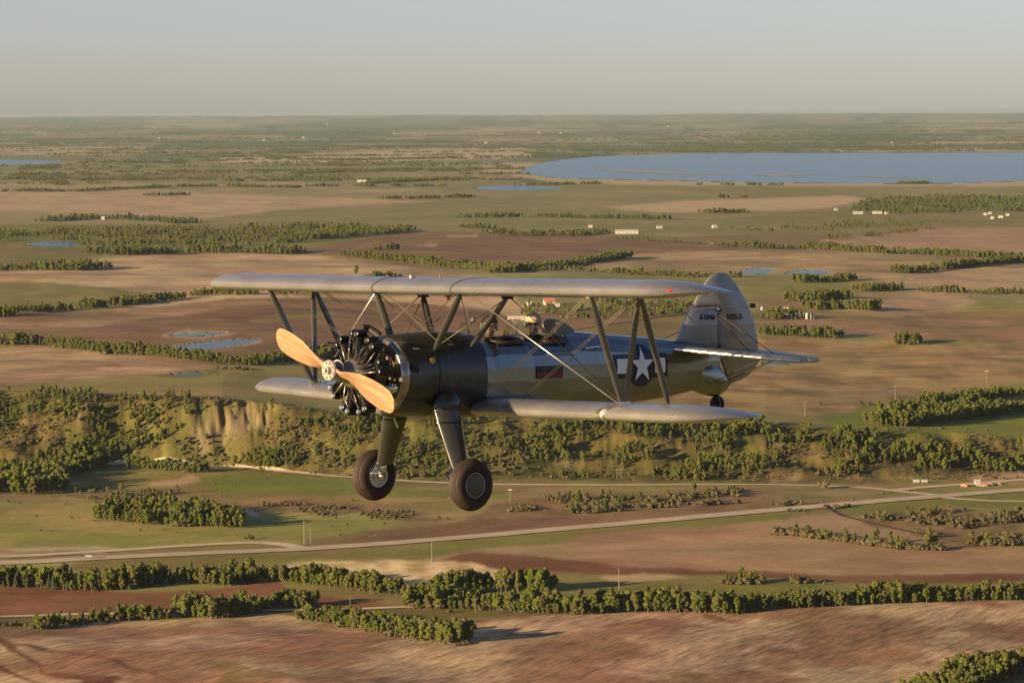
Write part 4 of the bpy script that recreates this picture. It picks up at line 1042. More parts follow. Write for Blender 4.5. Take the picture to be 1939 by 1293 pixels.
def joinvf(*parts):
    V, F = [], []
    for v, f in parts:
        b = len(V); V += [tuple(q) for q in v]; F += [tuple(i + b for i in q) for q in f]
    return V, F
pm = pymesh('post', *tubevf((0, 0, -.05), (0, 0, 1), .018, .013)); pm.materials.append(MPOLE)
am = pymesh('crossarm', *boxvf(-.13, .13, -.012, .012, .90, .925)); am.materials.append(MPOLE)
im = pymesh('insulator', *joinvf(*[boxvf(x - .01, x + .01, -.01, .01, .926, .955) for x in (-.115, -.05, .05, .115)])); im.materials.append(MGALV)
poles = [((576, 1030), 45, 0, 'tall bare post beside the highway junction'), ((588, 1028), 30, 0, 'shorter bare post right beside the tall post at the highway junction'), ((1524, 787), 28, 1, 'first pole right of the tail along the green wedge'), ((1695, 757), 27, 1, 'middle pole along the green wedge'), ((1868, 725), 24, 1, 'last pole along the green wedge towards the right edge'), ((818, 1063), 38, 0, 'bare pole beside the pale marsh'), ((877, 1150), 34, 0, 'stout bare pole by the track below the long belt'), ((900, 1160), 28, 1, 'slim pole with a small arm by the track below the long belt'), ((1172, 1116), 41, 0, 'thin pole on the green strip'), ((966, 953), 28, 1, 'pole with crossarm right of the near wheel'), ((1787, 1287), 42, 1, 'tall pole with crossarm in the lower right of the near field'), ((447, 1160), 26, 0, 'pole among the bushes below the reddish soil'), ((170, 1166), 18, 0, 'short pole by the road far left'), ((663, 1154), 26, 0, 'broad post beside the spur of trees'), ((1745, 648), 14, 0, 'thin far pole on the tan field'), ((884, 600), 18, 0, 'thin far pole behind the front cockpit')]
for (u, v), hp, arm, lab in poles:
    p = ground_at([(u, v)])[0]; dist = math.hypot(*p); h = hp / FPX * dist
    t = empty('utility_pole', (p[0], p[1], float(ground_z(*p)[0])), RNG.uniform(-.5, .5)); t.scale = (h * 1.15, h * 1.15, h)
    prop(t, lab, 'utility pole', 'utility poles')
    link('post', pm, t)
    if arm:
        a = link('crossarm', am, t); link('insulator', im, a)
def hframe(px, hp, lab):
    p = ground_at([px])[0]; h = hp / FPX * math.hypot(*p)
    t = empty('h_frame_pylon', (p[0], p[1], float(ground_z(*p)[0]))); t.scale = (h, h, h)
    prop(t, lab, 'pylon', 'wooden H frame pylons')
    for s in (-1, 1):
        o = link('post', pm, t); o.location = (s * .2, 0, 0)
    link('crossarm', pymesh('crossarm', *boxvf(-.42, .42, -.02, .02, .86, .9)), t, MPOLE)
    link('brace', pymesh('brace', *joinvf(tubevf((-.2, .02, .45), (.2, .02, .8), .01, .01), tubevf((.2, -.02, .45), (-.2, -.02, .8), .01, .01))), t, MPOLE)
hframe((1172, 907), 21, 'wooden H frame pylon at the foot of the wooded bluff')
hframe((1357, 812), 24, 'pair of posts on the bluff rim under the wing tip')

def car(px, label, rz, paintc):
    p = ground_at([px])[0]; t = empty('car', (p[0], p[1], float(ground_z(*p)[0]) + 1.3), rz); prop(t, label, 'car')
    side = [(-2.2, .35), (-2.25, .8), (-1.5, .95), (-.9, 1.45), (.7, 1.48), (1.4, .98), (2.2, .85), (2.25, .4)]
    V = []
    for y, k in ((-.85, 1), (.85, 1)):
        for x, z in side: V.append((x, y * (0.82 if z > 1.2 else 1), z))
    n = len(side); F = [(k, (k + 1) % n, n + (k + 1) % n, n + k) for k in range(n)] + [tuple(range(n))[::-1], tuple(range(n, 2 * n))]
    me = pymesh('body', V, F); link('body', me, t, paintc)
    for s in (-1, 1):
        link('window', pymesh('window', [(-1.35, s * .86, .99), (1.25, s * .86, .99), (.65, s * .73, 1.42), (-.85, s * .73, 1.42)], [(0, 1, 2, 3)]), t, MDARK)
        for x in (-1.4, 1.4):
            w = link('wheel', pymesh('wheel', *tubevf((x, s * .68, .33), (x, s * .9, .33), .33, .33, 14)), t, mat('tyre_rubber', (.02, .02, .02), .9))
car((168, 1058), 'pale car driving on the highway at the lower left', math.radians(5), mat('pale_paint', (.6, .6, .58), .3, vary=.03))
car((480, 1157), 'red vehicle half hidden among bushes on the near track', math.radians(8), mat('red_paint', (.4, .08, .05), .3, vary=.03))
# tank cars / containers on the siding at the right
for i, u in enumerate((1735, 1750)):
    p = ground_at([(u, 914)])[0]; z = float(ground_z(*p)[0])
    t = empty('storage_tank', (p[0], p[1], z + 1.4)); prop(t, ['left', 'right'][i] + ' grey storage tank lying beside the upper gravel road', 'tank', 'grey storage tanks')
    link('tank_shell', pymesh('tank_shell', *tubevf((-2.4, 0, 0), (2.4, 0, 0), 1.2, 1.2, 14)), t, MGALV)
    link('saddle', pymesh('saddle', *joinvf(boxvf(-1.8, -1.4, -.9, .9, -1.6, -.7), boxvf(1.4, 1.8, -.9, .9, -1.6, -.7))), t, MGREY)
building('shed', (1851, 920), 4, 3.2, 3.6, 1.2, 10, MW_, MW_, 'small white hut among the scrap by the upper gravel road', 'hut', 0)
for i, (u, v) in enumerate([(1826, 921), (1836, 920), (1864, 920), (1875, 919), (1888, 918)]):
    p = ground_at([(u, v)])[0]; z = float(ground_z(*p)[0])
    V, F = [], []; blob(V, F, (0, 0, .5), (3.2, 2.2, 1.5), RNG, ICO2, .3)
    o = link('scrap_heap', pymesh('scrap_heap', V, F), None, mat('rusty_scrap', (.34, .2, .14), .9, vary=.4, scale=.9)); o.location = (p[0], p[1], z)
    prop(o, ['first', 'second', 'third', 'fourth', 'fifth'][i] + ' rusty scrap heap from the left in the yard by the gravel road', 'scrap heap', 'rusty scrap heaps')

# ---------------------------------------------------------------- the air: one even volume round everything
def build_haze():
    m = bpy.data.materials.new('haze'); m.use_nodes = True
    nt = m.node_tree
    for n in list(nt.nodes):
        if n.type == 'BSDF_PRINCIPLED': nt.nodes.remove(n)
    v = nt.nodes.new('ShaderNodeVolumePrincipled')
    v.inputs['Color'].default_value = (0.50, 0.62, 0.64, 1)
    v.inputs['Density'].default_value = 0.95e-5
    v.inputs['Anisotropy'].default_value = 0.2
    nt.links.new(v.outputs[0], nt.nodes['Material Output'].inputs['Volume'])
    lo, hi, h = float(GZ.min()) - 1.5, ZC + 10.0, 132000.0
    V = [(x, y, z) for z in (lo, hi) for x, y in ((-h, -h), (h, -h), (h, h), (-h, h))]
    o = link('haze', pymesh('haze', V, [(0, 3, 2, 1), (4, 5, 6, 7), (0, 1, 5, 4), (1, 2, 6, 5), (2, 3, 7, 6), (3, 0, 4, 7)]), None, m)
    prop(o, kind='stuff', label='thin evening haze over the plain')
build_haze()

# ---------------------------------------------------------------- the biplane.  Own frame: X towards the nose, Y towards its left wing, Z up, origin on the propeller hub
R_AC = np.array([[-0.7504020862643628, 0.6609783464844335, 0.0020819243012121505], [0.01664726872171254, 0.022048036663689742, -0.9996183034155506], [-0.6607719556505095, -0.7500810019977714, -0.027548376863625525]])
T_AC = np.array([-2.23057020, 0.359218203, 51.3501682])
FLIP = np.diag([1.0, -1.0, -1.0])
AC_ROT = RCN @ FLIP @ R_AC
AC_LOC = np.array([0, 0, ZC]) + RCN @ FLIP @ T_AC
M_AC = Matrix.Translation(Vector(AC_LOC)) @ Matrix(AC_ROT.tolist()).to_4x4()
PLANE = empty('biplane')
PLANE.matrix_world = M_AC
prop(PLANE, 'silver grey open cockpit biplane with a wooden propeller flying low over the fields', 'biplane')

def rib_wave(nt, L, axis, pitch, depth, b):
    tc = nt.nodes.new('ShaderNodeTexCoord'); sp = nt.nodes.new('ShaderNodeSeparateXYZ'); L(tc.outputs['Object'], sp.inputs[0])
    k = nt.nodes.new('ShaderNodeMath'); k.operation = 'MULTIPLY'; L(sp.outputs[axis], k.inputs[0]); k.inputs[1].default_value = math.pi / pitch
    s = nt.nodes.new('ShaderNodeMath'); s.operation = 'SINE'; L(k.outputs[0], s.inputs[0])
    a = nt.nodes.new('ShaderNodeMath'); a.operation = 'ABSOLUTE'; L(s.outputs[0], a.inputs[0])
    p = nt.nodes.new('ShaderNodeMath'); p.operation = 'POWER'; L(a.outputs[0], p.inputs[0]); p.inputs[1].default_value = 0.35
    bp = nt.nodes.new('ShaderNodeBump'); bp.invert = True; bp.inputs['Distance'].default_value = depth; bp.inputs['Strength'].default_value = 0.7
    L(p.outputs[0], bp.inputs['Height']); L(bp.outputs[0], b.inputs['Normal'])
def doped(name, base, rough, metal, axis=1, pitch=0.3, depth=0.006, vary=0.1):
    m = mat(name, base, rough, metal, vary=vary, scale=1.6)
    nt = m.node_tree
    rib_wave(nt, nt.links.new, axis, pitch, depth, nt.nodes['Principled BSDF'])
    return m
M_WING = doped('silver_dope_wing', (.47, .44, .39), .28, .70, 1, .31, .008)
M_FUS = mat('silver_dope_fuselage', (.235, .25, .225), .21, .85, vary=.12, scale=2.2)
M_TAIL = doped('silver_dope_tail', (.30, .285, .25), .40, .5, 2, .235, .006)
M_COWL = mat('grey_enamel_cowl', (.062, .064, .054), .24, .5, vary=.18, scale=3)
M_STRUT = mat('strut_enamel', (.15, .142, .12), .28, .55, vary=.1, scale=3)
M_LEG = mat('leg_fairing_enamel', (.105, .103, .085), .22, .6, vary=.12, scale=3)
M_BLACK = mat('black_engine_paint', (.012, .011, .010), .35, .2, vary=.3, scale=12)
M_CHROME = mat('bright_metal', (.72, .70, .64), .16, 1.0, vary=.06, scale=9)
M_ALLOY = mat('cast_alloy', (.34, .29, .21), .38, .8, vary=.2, scale=10)
M_STRUT_BRIGHT = mat('wire_bright', (.55, .50, .42), .3, .85, vary=.05)
M_WIRE = mat('streamline_wire', (.13, .10, .068), .5, .7, vary=.08, scale=2)
M_RUB = mat('tyre_rubber_brown', (.030, .017, .011), .7, vary=.22, scale=8)
M_HUBC = mat('hubcap_green', (.085, .085, .06), .45, .3, vary=.12, scale=8)
M_RIM = mat('rim_light', (.46, .44, .38), .4, .4, vary=.08, scale=8)
M_NAVY = mat('insignia_navy', (.008, .011, .020), .42, vary=.15, scale=6)
M_WHITE = mat('insignia_white', (.80, .84, .84), .5, vary=.06, scale=6)
M_REDD = mat('decal_red', (.22, .006, .012), .45, vary=.1, scale=6)
M_GRND = mat('decal_green', (.012, .03, .024), .45, vary=.1, scale=6)
M_INK = mat('stencil_ink', (.018, .014, .010), .55, vary=.1, scale=6)
M_LEATH = mat('cockpit_leather', (.022, .016, .011), .5, vary=.25, scale=14, bump=.3)
M_DK = mat('cockpit_dark', (.010, .009, .008), .8, vary=.2, scale=6)
M_YEL = mat('filler_yellow', (.55, .30, .03), .4, vary=.1, scale=12)
def lamp_mat(name, c, e):
    m, nt, b = nodemat(name); setp(b, c, .15)
    b.inputs['Emission Color'].default_value = (*c, 1); b.inputs['Emission Strength'].default_value = e
    return m
M_NAV = lamp_mat('navigation_red', (.6, .02, .01), .5)
M_CLEAR = mat('landing_light_glass', (.75, .72, .66), .08, .6, vary=.05)
def wood_mat():
    m, nt, b = nodemat('propeller_wood'); L = nt.links.new
    setp(b, rough=.30); b.inputs['Coat Weight'].default_value = .5; b.inputs['Coat Roughness'].default_value = .12
    tc = nt.nodes.new('ShaderNodeTexCoord'); mp = nt.nodes.new('ShaderNodeMapping'); mp.inputs['Scale'].default_value = (26, 1.6, 26)
    n = nt.nodes.new('ShaderNodeTexNoise'); n.inputs['Scale'].default_value = 1.0; n.inputs['Detail'].default_value = 5
    cr = nt.nodes.new('ShaderNodeValToRGB'); cr.color_ramp.elements[0].position = .3; cr.color_ramp.elements[1].position = .72
    cr.color_ramp.elements[0].color = (.34, .165, .080, 1); cr.color_ramp.elements[1].color = (.54, .32, .185, 1)
    L(tc.outputs['Object'], mp.inputs[0]); L(mp.outputs[0], n.inputs['Vector']); L(n.outputs['Fac'], cr.inputs[0]); L(cr.outputs[0], b.inputs['Base Color'])
    return m
M_WOOD = wood_mat()
M_RING = mat('polished_cowl_lip', (.36, .35, .31), .24, .85, vary=.15, scale=5)
M_HUBM = mat('hub_steel', (.36, .32, .27), .5, .3, vary=.12, scale=14)
def glass_mat():
    m, nt, b = nodemat('windscreen_glass'); setp(b, (.85, .9, .9), .05)
    b.inputs['Transmission Weight'].default_value = 1.0; b.inputs['IOR'].default_value = 1.1
    return m
M_GLASS = glass_mat()

def part(name, V, F, m, parent=None, smooth=False, auto=None):
    me = pymesh(name, V, F)
    bm = bmesh.new(); bm.from_mesh(me); bmesh.ops.recalc_face_normals(bm, faces=bm.faces); bm.to_mesh(me); bm.free()
    o = link(name, me, parent if parent is not None else PLANE, m, smooth or auto is not None)
    if auto is not None: me.set_sharp_from_angle(angle=math.radians(auto))
    return o
def loft(rings, closed=True, caps=True):
    n = len(rings[0]); V = [tuple(p) for r in rings for p in r]; F = []
    for i in range(len(rings) - 1):
        for k in range(n if closed else n - 1):
            a, b = i * n + k, i * n + (k + 1) % n
            F.append((a, b, b + n, a + n))
    if caps:
        F.append(tuple(range(n))[::-1]); F.append(tuple(range((len(rings) - 1) * n, len(rings) * n)))
    return V, F
def foil(n=15, t=.148, camber=.022):
    x = (1 - np.cos(np.linspace(0, math.pi, n))) / 2
    yt = 5 * t * (.2969 * np.sqrt(x) - .126 * x - .3516 * x ** 2 + .2843 * x ** 3 - .1036 * x ** 4)
    yc = np.where(x < .3, camber / .09 * (.6 * x - x * x), camber / .49 * ((1 - .6) + .6 * x - x * x))
    return x, yc + yt, yc - yt
def foil_ring(le, te, y, z, k=1.0, x0=0.0, x1=1.0, inc=0.0, n=29):
    """closed ring of a wing section, leading edge at X=le, trailing edge at X=te; x0..x1 keeps a slice of the chord"""
    x, u, l = foil(81)
    xs = x0 + (x1 - x0) * (1 - np.cos(np.linspace(0, math.pi, n))) / 2
    us, ls = np.interp(xs, x, u) * k, np.interp(xs, x, l) * k
    c = le - te
    pts = [(le - a * c, y, z + b * c - a * c * inc) for a, b in zip(xs, us)] + [(le - a * c, y, z + b * c - a * c * inc) for a, b in zip(xs[::-1], ls[::-1])]
    return pts[:-1] if x0 == 0.0 and False else pts
CH = 1.524
def wing_station(y, le, half, tip, zf, cut=1.0, x0=0.0, sag=0.0):
    ay = abs(y); e = max(0.0, (ay - (half - tip)) / tip)
    s = math.sqrt(max(0.0004, 1 - e ** 2.3)) if e > 0 else 1.0
    c = CH * s
    mid = 0.62                                     # tip closes towards this fraction of the chord
    l = le - CH * mid * (1 - s)
    return foil_ring(l, l - c, y, zf(y), (1 - sag) * (1.0 if e <= 0 else max(.5, s ** .5)), x0, cut, 0.0)
def ys(a, b, step=.155):
    n = max(2, int(round(abs(b - a) / step)) + 1)
    return np.linspace(a, b, n)
def tipys(half, tip, sgn):
    return [sgn * (half - tip + tip * math.sin(q)) for q in np.linspace(0.12, math.pi / 2, 13)]
ULE, UHALF, UTIP = -1.245, 4.645, .60
UZ = lambda a: 1.005 + .0045 * max(0, abs(a) - .8)
LLE, LHALF, LTIP = -1.905, 4.505, .60
LZ = lambda y: -.54 + .0235 * max(0, abs(y) - .5) - .014 * y
def build_wings():
    inner = UHALF - UTIP
    st = [-y for y in tipys(UHALF, UTIP, 1)][::-1] + list(ys(-inner, inner, .155)) + tipys(UHALF, UTIP, 1)
    rings = [wing_station(y, ULE, UHALF, UTIP, UZ, sag=.022 if i % 2 else 0) for i, y in enumerate(st)]
    up = part('upper_wing', *loft(rings), M_WING, auto=80)
    # centre section seams, fuel gauge and filler
    for s in (-.78, .78):
        r = [wing_station(s + d, ULE + .004, UHALF, UTIP, UZ) for d in (-.014, .014)]
        r = [[(p[0], p[1], UZ(.8) + (p[2] - UZ(.8)) * 1.03) for p in q] for q in r]
        part('seam_strip', *loft(r), M_STRUT, up)
    part('filler_cap', *joinvf(tubevf((-1.62, -.42, 1.13), (-1.62, -.42, 1.175), .045, .035, 12), tubevf((-1.62, -.42, 1.17), (-1.60, -.42, 1.19), .012, .012, 6)), M_ALLOY, up)
    part('vent_pipe', *tubevf((-1.6, .18, 1.12), (-1.58, .18, 1.195), .012, .010, 6), M_ALLOY, up)
    part('fuel_gauge', *joinvf(tubevf((-1.9, -.02, .96), (-1.9, -.02, .90), .05, .05, 12), tubevf((-1.9, -.02, .90), (-1.9, -.02, .86), .02, .02, 8)), mat('gauge_red', (.30, .02, .02), .4), up)
    part('navigation_light', *loft([[(-1.54 + .04 * math.cos(a) * s, 4.47 + d * .7, 1.035 + .018 * math.sin(a) * s) for a in np.linspace(0, 2 * math.pi, 10, endpoint=False)] for d, s in ((-.05, .3), (-.025, .9), (.02, 1), (.05, .5))]), M_NAV, up, auto=50)
    for sg in (1, -1):
        inner, a0, a1 = LHALF - LTIP, 1.55, 3.75
        sq = lambda L_, cut, x0=0.0: [wing_station(sg * y, LLE, LHALF, LTIP, LZ, cut, x0, .022 if i % 2 else 0) for i, y in enumerate(L_)]
        V, F = joinvf(loft(sq(ys(.40, a0), 1.0)), loft(sq(ys(a0, a1), .765)), loft(sq(list(ys(a1, inner)) + tipys(LHALF, LTIP, 1), 1.0)))
        w = part('lower_wing', V, F, M_WING, auto=80)
        part('aileron', *loft(sq(ys(a0 + .012, a1 - .012), 1.0, .78)), M_WING, w, auto=80)
        # polished landing light let into the leading edge of the left wing, both wings carry a strut fitting
        y0 = 2.85
        if sg > 0:
            r = [[(p[0] + .006, p[1], LZ(y0) + (p[2] - LZ(y0)) * 1.04) for p in wing_station(y, LLE, LHALF, LTIP, LZ, .16)] for y in (y0 - .085, y0 + .075)]
            part('light_bay', *loft(r), M_ALLOY, w, auto=40)
            part('landing_light', *loft([[(LLE - .085 + .10 * math.cos(a) * s, y0 + .03 + d, LZ(y0) + .015 + .072 * math.sin(a) * s) for a in np.linspace(0, 2 * math.pi, 14, endpoint=False)] for d, s in ((-.07, .3), (-.045, .85), (0, 1.05), (.045, .85), (.07, .3))]), M_CLEAR, w, auto=60)
        part('root_tube', *tubevf((LLE - .10, sg * .30, LZ(sg * .5) + .01), (LLE - .06, sg * .62, LZ(sg * .6) + .02), .035, .03, 10), M_STRUT, w, smooth=True)
build_wings()

# fuselage sections: half outline as (fraction of half width, fraction of height from bottom) pairs, top to bottom
AFT = [(0, 1.0), (.30, .985), (.58, .93), (.80, .85), (.93, .755), (1.0, .595), (1.0, .435), (.965, .265), (.86, .135), (.60, .035), (.3, .008), (0, 0)]
NOSE = [(math.sin(a), .5 + .5 * math.cos(a)) for a in np.linspace(0, math.pi, 12)]
def section(X, top, bot, hw, blend):
    h = [( (NOSE[i][0] * (1 - blend) + AFT[i][0] * blend) * hw, bot + (NOSE[i][1] * (1 - blend) + AFT[i][1] * blend) * (top - bot)) for i in range(12)]
    return [(X, y, z) for y, z in h] + [(X, -y, z) for y, z in h[-2:0:-1]]
ST = [(-.72, .405, -.575, .500, .05), (-.80, .415, -.59, .500, .08), (-1.0, .435, -.605, .490, .2), (-1.345, .455, -.622, .468, .45), (-1.7, .462, -.638, .452, .7), (-1.95, .45, -.644, .440, .85), (-2.16, .41, -.648, .432, .95), (-2.32, .375, -.650, .43, 1), (-2.40, .30, -.651, .43, 1), (-2.90, .30, -.653, .43, 1), (-2.98, .385, -.652, .43, 1), (-3.14, .385, -.650, .428, 1), (-3.22, .30, -.648, .425, 1), (-3.62, .30, -.636, .415, 1), (-3.70, .45, -.632, .41, 1), (-4.2, .415, -.604, .378, 1), (-4.66, .378, -.575, .342, 1), (-5.2, .335, -.535, .288, 1), (-5.7, .293, -.488, .226, 1), (-6.1, .255, -.43, .165, 1), (-6.45, .215, -.36, .105, 1), (-6.72, .17, -.27, .045, 1)]
STA = np.array(ST)
def side_y(X, z):
    top, bot, hw, bl = (np.interp(-X, -STA[:, 0], STA[:, i]) for i in (1, 2, 3, 4))
    # the side sections do not depend on the cockpit cut-outs
    if -3.7 < X < -2.3: top = np.interp(-X, [2.32, 3.70], [.40, .45])
    h = section(X, top, bot, hw, bl)[:12]
    zz = [p[2] for p in h][::-1]; yy = [p[1] for p in h][::-1]
    return float(np.interp(z, zz, yy))
def build_fuselage():
    def srow(row):
        X, top, bot, hw, bl = row
        if -3.66 < X < -2.2 and top < .37:           # side walls keep their height, only the deck is cut away
            full = section(X, .42, bot, hw, bl)
            return [(p[0], p[1], min(p[2], top + .0)) for p in full]
        return section(X, top, bot, hw, bl)
    rows = [r for r in ST if r[0] <= -2.16]
    rings = [srow(r) for r in rows]
    V, F = loft(rings)
    n = 22
    drop = set()
    for i, r in enumerate(rows[:-1]):
        mid = (rows[i][0] + rows[i + 1][0]) / 2
        if -2.90 < mid < -2.40 or -3.62 < mid < -3.22:
            for k in (0, 1, 2, 19, 20, 21): drop.add((i, k))
    G = []
    q = 0
    for i in range(len(rings) - 1):
        for k in range(n):
            if (i, k) not in drop: G.append(F[i * n + k])
    G += F[-2:]
    fus = part('fuselage', V, G, M_FUS)
    for a, b in ((-2.42, -2.88), (-3.24, -3.60)):     # dark wells under the two openings
        Vw, Fw = boxvf(b, a, -.345, .345, -.45, .285)
        part('cockpit_well', Vw, [f for f in Fw if f != (4, 5, 6, 7)], M_DK, fus)
        ring = [((a + b) / 2 + (a - b) / 2 * 1.08 * math.copysign(abs(math.cos(t)) ** .7, math.cos(t)), .345 * math.copysign(abs(math.sin(t)) ** .7, math.sin(t)), .305 + .05 * abs(math.cos(t)) ** 3) for t in np.linspace(0, 2 * math.pi, 40, endpoint=False)]
        part('cockpit_coaming', *torus_along(ring, .032, 8), M_LEATH, fus, smooth=True)
    # metal front half in two panels with a gap between
    def pane(x0, x1, grow):
        xs = sorted(set([x0, x1] + [r[0] for r in ST if x1 < r[0] < x0]), reverse=True)
        rs = []
        for X in xs:
            top, bot, hw, bl = (np.interp(-X, -STA[:, 0], STA[:, i]) for i in (1, 2, 3, 4))
            rs.append(section(X, top + grow, bot - grow, hw + grow, bl))
        return loft(rs)
    c1 = part('cowl_panel', *pane(-.80, -1.336, .006), M_COWL, smooth=False, auto=38)
    c2 = part('cowl_panel', *pane(-1.346, -2.175, .008), M_COWL, smooth=False, auto=38)
    rr = [(-.735, .40), (-.70, .44), (-.690, .468), (-.70, .492), (-.73, .506), (-.80, .511), (-.82, .506)]
    part('nose_ring', *loft([[(x, (r * math.sin(t)) * 1.0, -.085 + r * math.cos(t) * (.985 + .0)) for t in np.linspace(0, 2 * math.pi, 48, endpoint=False)] for x, r in rr], caps=False), M_RING, smooth=True)
    Vd, Fd = loft([[(-.70, r * math.sin(t), -.085 + r * math.cos(t)) for t in np.linspace(0, 2 * math.pi, 32, endpoint=False)] for r in (.46, .12)], caps=False)
    part('firewall', Vd, Fd, M_ALLOY)
    for sg in (1, -1):
        y = side_y(-.95, .02) * sg
        part('intake_port', *tubevf((-.90, y * .96, .0), (-.90, y * 1.045, -.01), .075, .070, 18), M_BLACK, c1, auto=40)
        y = side_y(-1.225, .105) * sg
        part('oil_filler', *tubevf((-1.225, y * .97, .105), (-1.225, y * 1.05, .107), .048, .042, 16), M_YEL, c1, auto=40)
        part('oil_filler_bezel', *tubevf((-1.225, y * .97, .105), (-1.225, y * 1.025, .106), .066, .064, 16), M_BLACK, c1, auto=40)
        for X, z in ((-1.02, .26), (-1.62, .30)):
            y = side_y(X, z) * sg
            part('latch', *boxvf(X - .05, X + .05, min(y, y * 1.03), max(y, y * 1.03) + .004, z - .012, z + .012), M_ALLOY, c1 if X > -1.3 else c2)
        # foot step and door handle aft of the rear cockpit
        y = side_y(-4.05, .20)
        part('grab_handle', *joinvf(tubevf((-3.92, sg * (y - .01), .205), (-3.92, sg * (y + .05), .215), .012, .012, 6), tubevf((-3.92, sg * (y + .05), .215), (-4.18, sg * (y + .045), .235), .012, .012, 6), tubevf((-4.18, sg * (y + .045), .235), (-4.18, sg * (y - .02), .235), .012, .012, 6)), M_CHROME, fus)
        part('maker_plate', *boxvf(-3.93, -3.86, min(sg * y, sg * (y + .012)), max(sg * y, sg * (y + .012)), .165, .19), M_CHROME, fus)
    part('tie_ring', *torus_along([(-4.96 + .05 * math.cos(t), .12, -.575 + .022 * math.sin(t)) for t in np.linspace(0, 2 * math.pi, 16, endpoint=False)], .007, 5), M_ALLOY, fus)
    # headrest
    hr = [[(X, y * w, zb + (zt - zb) * z) for y, z in ((-1, 0), (-.95, .55), (-.55, .95), (0, 1), (.55, .95), (.95, .55), (1, 0))] for X, w, zb, zt in ((-3.60, .15, .33, .575), (-3.66, .17, .33, .60), (-3.80, .15, .36, .57), (-4.0, .07, .40, .47))]
    part('headrest', *loft(hr), mat('canvas_headrest', (.24, .21, .14), .8, vary=.2, scale=9, bump=.2), fus, auto=50)
    return fus
def torus_along(ring, r, n):
    P = np.array(ring, float); m = len(P); T = np.roll(P, -1, 0) - np.roll(P, 1, 0); T /= np.linalg.norm(T, axis=1)[:, None]
    c = P.mean(0); V, F = [], []
    for i in range(m):
        o = P[i] - c; o -= T[i] * (o @ T[i]); o /= np.linalg.norm(o) + 1e-9; b = np.cross(T[i], o)
        for k in range(n):
            a = 2 * math.pi * k / n; V.append(tuple(P[i] + r * (o * math.cos(a) + b * math.sin(a))))
    for i in range(m):
        for k in range(n): F.append((i * n + k, i * n + (k + 1) % n, ((i + 1) % m) * n + (k + 1) % n, ((i + 1) % m) * n + k))
    return V, F
FUS = build_fuselage()

# windscreens: three flat panes in a light frame
for X, zb, h in ((-2.12, .41, .17), (-2.93, .40, .19)):
    pts = [(X - .16, .25, zb - .05), (X, .12, zb), (X, -.12, zb), (X - .16, -.25, zb - .05)]
    tops = [(X - .22, .20, zb + h * .8), (X - .07, .10, zb + h), (X - .07, -.10, zb + h), (X - .22, -.20, zb + h * .8)]
    fr = part('windscreen_frame', *joinvf(*[tubevf(p, q, .0065, .0065, 6) for p, q in list(zip(pts, tops)) + list(zip(pts[:-1], pts[1:])) + list(zip(tops[:-1], tops[1:]))]), M_STRUT)
    for k in range(3):
        a, b, c, d = (np.array(q) for q in (pts[k], pts[k + 1], tops[k + 1], tops[k])); nn = np.cross(b - a, d - a); nn = nn / np.linalg.norm(nn) * .003
        part('pane', [tuple(q + s * nn) for s in (-1, 1) for q in (a, b, c, d)], [(0, 3, 2, 1), (4, 5, 6, 7), (0, 1, 5, 4), (1, 2, 6, 5), (2, 3, 7, 6), (3, 0, 4, 7)], M_GLASS, fr)
part('mirror', *joinvf(tubevf((-2.20, .10, .60), (-2.23, .10, .60), .030, .035, 12), tubevf((-2.21, .10, .56), (-2.17, .10, .44), .006, .006, 5)), M_CHROME)

